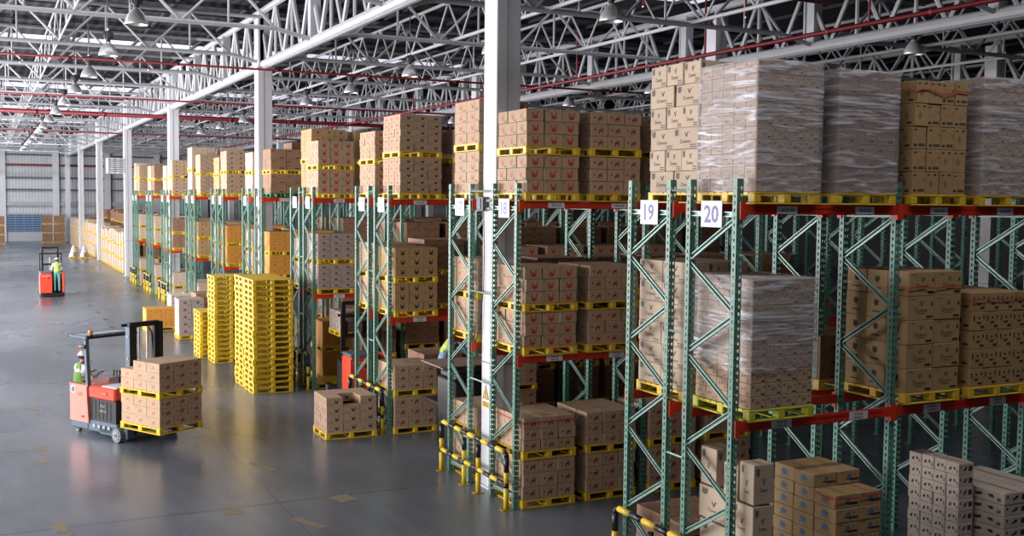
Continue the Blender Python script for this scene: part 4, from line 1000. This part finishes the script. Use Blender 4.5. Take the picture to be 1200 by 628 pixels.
# ------------------------------------------------------------------ people: one skinned body each, clothing as children
def person(label, loc, rz, J, top_m, leg_m, vest_m, lo=True):
    """J: joint positions facing +x.  The body is grown over the joints as one surface."""
    T = thing('person', label, 'person', loc, rz)
    V = []; R = []; E = []; G = []
    def v(p, r, g, parent=None):
        V.append(Vector(p)); R.append(r); G.append(g)
        if parent is not None: E.append((parent, len(V) - 1))
        return len(V) - 1
    pel = v(J['pelvis'], (.15, .12), leg_m); sp = v(J['spine'], (.135, .11), top_m, pel); ch = v(J['chest'], (.155, .115), top_m, sp)
    nb = v(J['neck'], (.07, .065), top_m, ch)
    hd = Vector(J['head']); nk = Vector(J['neck']); up = (hd - nk).normalized(); fw = Vector(J['face']).normalized(); fw = (fw - up * fw.dot(up)).normalized()
    h0 = v(nk + up * .055 + fw * .01, (.056, .056), 'skin', nb); h1 = v(hd - up * .035 + fw * .02, (.074, .078), 'skin', h0); h2 = v(hd + up * .03 + fw * .005, (.08, .092), 'skin', h1); v(hd + up * .085 - fw * .005, (.06, .07), 'skin', h2)
    for s, sd in ((1, 'L'), (-1, 'R')):
        hp = v(J['hip' + sd], (.098, .095), leg_m, pel); kn0 = v(Vector(J['hip' + sd]).lerp(Vector(J['knee' + sd]), .5), (.085, .08), leg_m, hp); kn = v(J['knee' + sd], (.06, .06), leg_m, kn0)
        cf = v(Vector(J['knee' + sd]).lerp(Vector(J['ankle' + sd]), .35), (.06, .056), leg_m, kn); an = v(J['ankle' + sd], (.042, .042), leg_m, cf)
        he = v(Vector(J['ankle' + sd]) + Vector((0, 0, -.045)), (.042, .05), 'boot', an); td = Vector(J['toe' + sd]); v(td, (.045, .034), 'boot', he)
        sh = v(J['sh' + sd], (.068, .065), top_m, ch); e0 = v(Vector(J['sh' + sd]).lerp(Vector(J['el' + sd]), .55), (.052, .05), top_m, sh); el = v(J['el' + sd], (.043, .042), top_m, e0)
        wr = v(J['wr' + sd], (.03, .028), top_m, el)
        d = (Vector(J['wr' + sd]) - Vector(J['el' + sd])).normalized(); side = Vector((0, -s, 0)); side = (side - d * side.dot(d)).normalized(); dn = d.cross(side).normalized()
        if dn.z > 0: dn = -dn
        pm = v(Vector(J['wr' + sd]) + d * .05, (.036, .018), 'skin', wr)
        pe = v(Vector(J['wr' + sd]) + d * .085, (.036, .016), 'skin', pm)
        for k, ln in enumerate((.034, .04, .037, .028)):
            o = side * (.027 - k * .018); b = Vector(J['wr' + sd]) + d * .098 + o
            a1 = v(b, (.009, .009), 'skin', pe); a2 = v(b + d * ln * .8 + dn * ln * .45, (.0085, .0085), 'skin', a1); v(b + d * ln * 1.0 + dn * ln * 1.25, (.0075, .0075), 'skin', a2)
        tb = v(Vector(J['wr' + sd]) + d * .045 + side * .042 + dn * .01, (.011, .011), 'skin', pm); v(Vector(J['wr' + sd]) + d * .085 + side * .058 + dn * .03, (.009, .009), 'skin', tb)
    me = bpy.data.meshes.new('body'); me.from_pydata([tuple(p) for p in V], E, [])
    o = bpy.data.objects.new('body_build', me); COL.objects.link(o)
    o.modifiers.new('skin', 'SKIN')
    lay = me.skin_vertices[0].data
    for i, r in enumerate(R): lay[i].radius = r; lay[i].use_root = (i == 0)
    sb = o.modifiers.new('sub', 'SUBSURF'); sb.levels = 2; sb.render_levels = 2
    bpy.context.view_layer.update()
    ev = o.evaluated_get(bpy.context.evaluated_depsgraph_get()); m2 = ev.to_mesh()
    vs = [p.co.copy() for p in m2.vertices]; fs = [tuple(p.vertices) for p in m2.polygons]; nr = [p.normal.copy() for p in m2.vertices]
    ev.to_mesh_clear(); bpy.data.objects.remove(o)
    S = []; SG = []; SI = []
    for i, (p, g) in enumerate(zip(V, G)): S.append(p); SG.append(g); SI.append(i)
    for a, b in E:
        for t in (.25, .5, .75): S.append(V[a].lerp(V[b], t)); SG.append(G[b] if (t >= .5 or G[a] == G[b]) else G[a]); SI.append(b if t >= .5 else a)
    SA = np.array([tuple(p) for p in S])
    mb = MB(); names = []; idx = []
    for f in fs:
        c = np.mean([tuple(vs[k]) for k in f], axis=0); k = int(np.argmin(((SA - c) ** 2).sum(1))); names.append(SG[k]); idx.append(SI[k])
    mb.v = [tuple(p) for p in vs]
    for f, nme in zip(fs, names): mb.f.append(f); mb.m.append(mb.mi(nme))
    # face: nose, eyes, mouth, ears and beard, all in the same mesh
    sd = up.cross(fw)
    def P(a, b, c): return hd + fw * a + sd * b + up * c
    mb.add([P(.088, 0, .02), P(.092, .014, -.02), P(.112, 0, -.018), P(.092, -.014, -.02), P(.09, 0, -.03)], ((0, 1, 2), (0, 2, 3), (1, 4, 2), (4, 3, 2)), 'skin')
    for s in (-1, 1):
        mb.add([P(.092, s * .02, .014), P(.088, s * .042, .014), P(.088, s * .042, .024), P(.092, s * .02, .024)], ((0, 1, 2, 3),), 'beard')
        mb.add([P(.01, s * .083, -.02), P(-.025, s * .092, -.01), P(-.03, s * .094, .025), P(.005, s * .085, .03), P(-.01, s * .08, .0)], ((0, 1, 2, 3), (0, 4, 1), (3, 2, 4)), 'skin')
    mb.add([P(.094, -.024, -.044), P(.094, .024, -.044), P(.092, .024, -.05), P(.092, -.024, -.05)], ((0, 1, 2, 3),), 'ink_maroon')
    mb.add([P(.085, -.05, -.03), P(.1, 0, -.036), P(.085, .05, -.03), P(.06, .07, -.06), P(.085, .03, -.085), P(.09, 0, -.09), P(.085, -.03, -.085), P(.06, -.07, -.06)], ((0, 1, 2, 3, 4, 5, 6, 7),), 'beard')
    mb.obj('body', T, True)
    # hair below the helmet, and the helmet itself
    M = Matrix((( fw.x, sd.x, up.x, hd.x), (fw.y, sd.y, up.y, hd.y), (fw.z, sd.z, up.z, hd.z), (0, 0, 0, 1)))
    hb = MB(); hb.sphere((-.022, 0, .01), .09, .092, .1, 'beard', 16, 8, .0, .62); hb.v = [tuple(M @ Vector(p)) for p in hb.v]; hb.obj('hair', T, True)
    hm = MB(); hm.sphere((0, 0, .045), .128, .112, .105, 'helmet_white', 20, 8, 0, .5)
    hm.lathe([(.108, .045), (.132, .043), (.134, .049), (.108, .055)], 'helmet_white', n=20)
    hm.add([(.1, -.09, .047), (.165, -.05, .042), (.178, 0, .04), (.165, .05, .042), (.1, .09, .047), (.1, 0, .058)], ((0, 1, 2, 5), (5, 2, 3, 4)), 'helmet_white')
    hm.box(-.1, -.012, .1, .09, .012, .155, 'helmet_white'); hm.v = [tuple(M @ Vector(p)) for p in hm.v]; hm.obj('hard_hat', T, True)
    # vest: the torso faces lifted off the body
    keep = [f for f, k, nme in zip(fs, idx, names) if nme == top_m and k in (sp, ch, nb)]
    vb = MB(); used = sorted({k for f in keep for k in f}); rm = {k: i for i, k in enumerate(used)}
    vb.add([tuple(vs[k] + nr[k] * .016) for k in used], [tuple(rm[k] for k in f) for f in keep], vest_m)
    sp_, ch_ = V[sp], V[ch]; ax = (V[ch] - V[pel]).normalized()
    for i, f in enumerate(list(vb.f)):
        c = sum((Vector(vb.v[k]) for k in f), Vector()) / len(f); t = (c - V[pel]).dot(ax)
        if .15 < t < .195 or .3 < t < .345: vb.m[i] = vb.mi('vest_band')
    vb.obj('safety_vest', T, True)
    return T
SIT = dict(pelvis=(0, 0, .95), spine=(.02, 0, 1.12), chest=(.05, 0, 1.3), neck=(.07, 0, 1.43), head=(.1, 0, 1.55), face=(1, -.1, -.2),
           hipL=(.06, .09, .93), kneeL=(.42, .12, .95), ankleL=(.44, .12, .55), toeL=(.58, .13, .5), hipR=(.06, -.09, .93), kneeR=(.42, -.12, .95), ankleR=(.44, -.12, .55), toeR=(.58, -.13, .5),
           shL=(.05, .18, 1.36), elL=(.16, .25, 1.12), wrL=(.38, .18, 1.2), shR=(.05, -.18, 1.36), elR=(.16, -.24, 1.12), wrR=(.38, -.16, 1.2))
ux, uy = .485, -.875; lx, ly = .875, .485
px, py = x + ux * .05 + lx * -.42, y + uy * .05 + ly * -.42
person('driver in white hard hat and green vest seated in the reach truck', (px, py, 0), math.atan2(ly, lx), SIT, 'shirt_white', 'trouser_dark', 'vest_green')
STAND = dict(pelvis=(0, 0, .96), spine=(.0, 0, 1.14), chest=(.02, 0, 1.33), neck=(.02, 0, 1.46), head=(.05, 0, 1.58), face=(1, 0, -.15),
             hipL=(0, .09, .93), kneeL=(.03, .1, .5), ankleL=(-.02, .1, .1), toeL=(.13, .13, .04), hipR=(0, -.09, .93), kneeR=(.03, -.1, .5), ankleR=(-.02, -.1, .1), toeR=(.13, -.13, .04),
             shL=(.0, .18, 1.4), elL=(.04, .25, 1.14), wrL=(.26, .2, 1.1), shR=(0, -.18, 1.4), elR=(.04, -.25, 1.14), wrR=(.26, -.2, 1.1))
person('worker in lime vest and teal trousers standing on the far truck, seen from behind', (3.17, 57.75, .2), math.pi / 2, STAND, 'vest_band', 'trouser_teal', 'vest_lime')
BEND = dict(pelvis=(-.1, 0, .9), spine=(.02, 0, 1.06), chest=(.17, 0, 1.2), neck=(.28, 0, 1.28), head=(.38, 0, 1.36), face=(1, 0, -.6),
            hipL=(-.08, .09, .87), kneeL=(.03, .12, .48), ankleL=(-.1, .12, .1), toeL=(.05, .14, .04), hipR=(-.08, -.09, .87), kneeR=(.0, -.12, .48), ankleR=(-.12, -.12, .1), toeR=(.03, -.14, .04),
            shL=(.2, .18, 1.25), elL=(.36, .22, 1.02), wrL=(.52, .16, .86), shR=(.2, -.18, 1.25), elR=(.34, -.22, 1.02), wrR=(.5, -.16, .86))
person('worker in lime vest stooping over cartons between racks 16 and 17', (8.5, 20.3, .94), -.1, BEND, 'trouser_blue', 'trouser_blue', 'vest_lime')

# ------------------------------------------------------------------ fittings on the near column, heater far off, packing straps
t = thing('switch_box', 'small grey switch box with conduit on the near white column', 'switch box', (7.79, 17.02, 4.98))
mb = MB(); mb.cbox(-.06, -.13, -.12, .05, .13, .12, .01, 'box_grey'); mb.obj('box_body', t)
mb = MB(); mb.cbox(-.075, -.06, -.1, -.06, .1, .1, .005, 'girt_dark'); mb.obj('cover', t)
mb = MB(); mb.box(-.02, .14, -.13, .04, .24, .13, 'plate_white'); mb.obj('side_bracket', t)
for zz in (.06, -.08):
    mb = MB(); mb.box(-.02, -.36, zz - .02, .0, -.13, zz + .02, 'truck_black'); mb.obj('bracket_arm', t)
mb = MB(); pts = [Vector((.02, 0, -.12)), Vector((.03, -.02, -.8)), Vector((.03, .0, -1.5)), Vector((.0, .1, -2.2)), Vector((-.02, .22, -2.45))]
for p, q in zip(pts, pts[1:]): mb.tube(p, q, .008, 'truck_black', 6)
mb.obj('cable', t)
t = thing('warning_sign', 'white sign with yellow warning triangle on the near white column', 'sign', (7.835, 16.9, 1.62))
mb = MB(); mb.box(-.008, -.17, -.24, 0, .17, .24, 'plate_white'); mb.obj('sign_plate', t)
mb = MB(); mb.prism([(-.13, -.05), (.13, -.05), (0, .2)], -.011, -.008, 'label_ink', 'yz'); mb.prism([(-.105, -.035), (.105, -.035), (0, .165)], -.013, -.011, 'sign_yellow', 'yz')
mb.box(-.015, -.012, .02, -.013, .012, .1, 'label_ink'); mb.box(-.015, -.012, -.02, -.013, .012, .005, 'label_ink'); mb.obj('warning_triangle', t)
mb = MB(); mb.box(-.011, -.13, -.2, -.008, .13, -.1, 'sign_yellow')
for k in range(3): mb.box(-.012, -.1, -.125 - k * .025, -.011, .1, -.115 - k * .025, 'label_ink')
mb.obj('caption_strip', t)
t = thing('unit_heater', 'grey box fan unit hung beside a far column', 'fan unit', (6.85, 66.0, 6.75))
mb = MB(); mb.cbox(-.5, -.4, -.45, .5, .4, .45, .03, 'clad_grey'); mb.obj('casing', t)
mb = MB()
for k in range(7): mb.box(-.4, -.42, -.36 + k * .11, .4, -.4, -.31 + k * .11, 'girt_dark')
mb.obj('louvre', t)
for xx in (-.4, .4):
    mb = MB(); mb.tube((xx, 0, .45), (xx, 0, 2.8), .02, 'girt_dark', 6); mb.obj('hanger_rod', t)
def strap(label, x0, y0, x1, y1, z, sag=.0):
    t = thing('packing_strap', label, 'strap', ((x0 + x1) / 2, (y0 + y1) / 2, z), 0, 'red packing straps')
    a, b = (x1 - x0) / 2 + .012, (y1 - y0) / 2 + .012; mb = MB(); pts = []
    per = [(-a, b), (-a, -b), (a, -b), (a, b)]
    for (xa, ya), (xb, yb) in zip(per, per[1:] + per[:1]):
        for k in range(8): pts.append(Vector((xa + (xb - xa) * k / 8, ya + (yb - ya) * k / 8, sag * math.sin(k * 1.3 + xa))))
    for p, q in zip(pts, pts[1:] + pts[:1]): mb.bar(p, q, .004, .016, 'strap_red')
    mb.obj('band', t)
    mb = MB(); mb.box(-a - .006, -b + .1, -.015, -a + .002, -b + .15, .015, 'strap_red'); mb.tube((-a, -b, 0), (-a - .05, -b - .02, -.12), .006, 'strap_red', 6); mb.obj('knot', t)
strap('red strap round the top layer of the V-mark cartons on rack 20 middle', 10.3, 9.75, 11.24, 10.83, LEV['mid'] + .161 + 1.33, .012)
strap('red strap round the top layer of the smile-print cartons on rack 20 middle', 11.43, 9.75, 12.47, 10.83, LEV['mid'] + .161 + 1.14, .01)
strap('sagging red strap round the warning-diamond cartons on rack 20 top', 10.3, 9.75, 11.24, 10.83, LEV['top'] + .141 + 1.27, .03)
strap('red strap round the upper tier of the first load on rack 18 ground', slot(0) + .01, yrow(18) + .01, slot(0) + .99, yrow(18) + 1.09, 1.43, .006)
strap('pinkish strap round the blue-print cartons on rack 20 ground', 8.86, 9.38, 9.58, 9.74, 1.6, .008)

# ------------------------------------------------------------------ turn the lists into objects: the 300 largest of a kind each by itself, the rest one object of stuff
def flush(items, geo, name, cat, stuff_name, stuff_label):
    items.sort(key=lambda c: -c['a'])
    rest = MB()
    for n, c in enumerate(items):
        if n < 300 and c['a'] > 0:
            g = geo(c, True)
            if g[1] is None: g[1] = g[0].mesh(name)
            o = link(name, g[1], None, c['loc'], c['rz']); tag(o, c['label'], cat, c['group'])
        else:
            g = geo(c, c.get('d', 50) < 14)[0]; co, si = math.cos(c['rz']), math.sin(c['rz']); X, Y, Z = c['loc']
            off = len(rest.v); rest.v.extend([(X + co * p[0] - si * p[1], Y + si * p[0] + co * p[1], Z + p[2]) for p in g.v])
            mm = [rest.mi(k) for k in g.mats]
            rest.f.extend([tuple(off + k for k in f) for f in g.f]); rest.m.extend([mm[k] for k in g.m])
    o = rest.obj(stuff_name); tag(o, stuff_label, cat); o['kind'] = 'stuff'
flush(CARTONS, lambda c, full: carton_cached(c['style'], *c['s'], full), 'carton', 'carton', 'carton_stock', 'remaining brown cartons filling the deeper and farther racks')
flush(PALLETS, lambda c, full: pal_geo(c['W'], c['D'], c['m']), 'pallet', 'pallet', 'pallet_stock', 'remaining yellow pallets under the farther goods')
print('CARTONS', len(CARTONS), 'PALLETS', len(PALLETS))
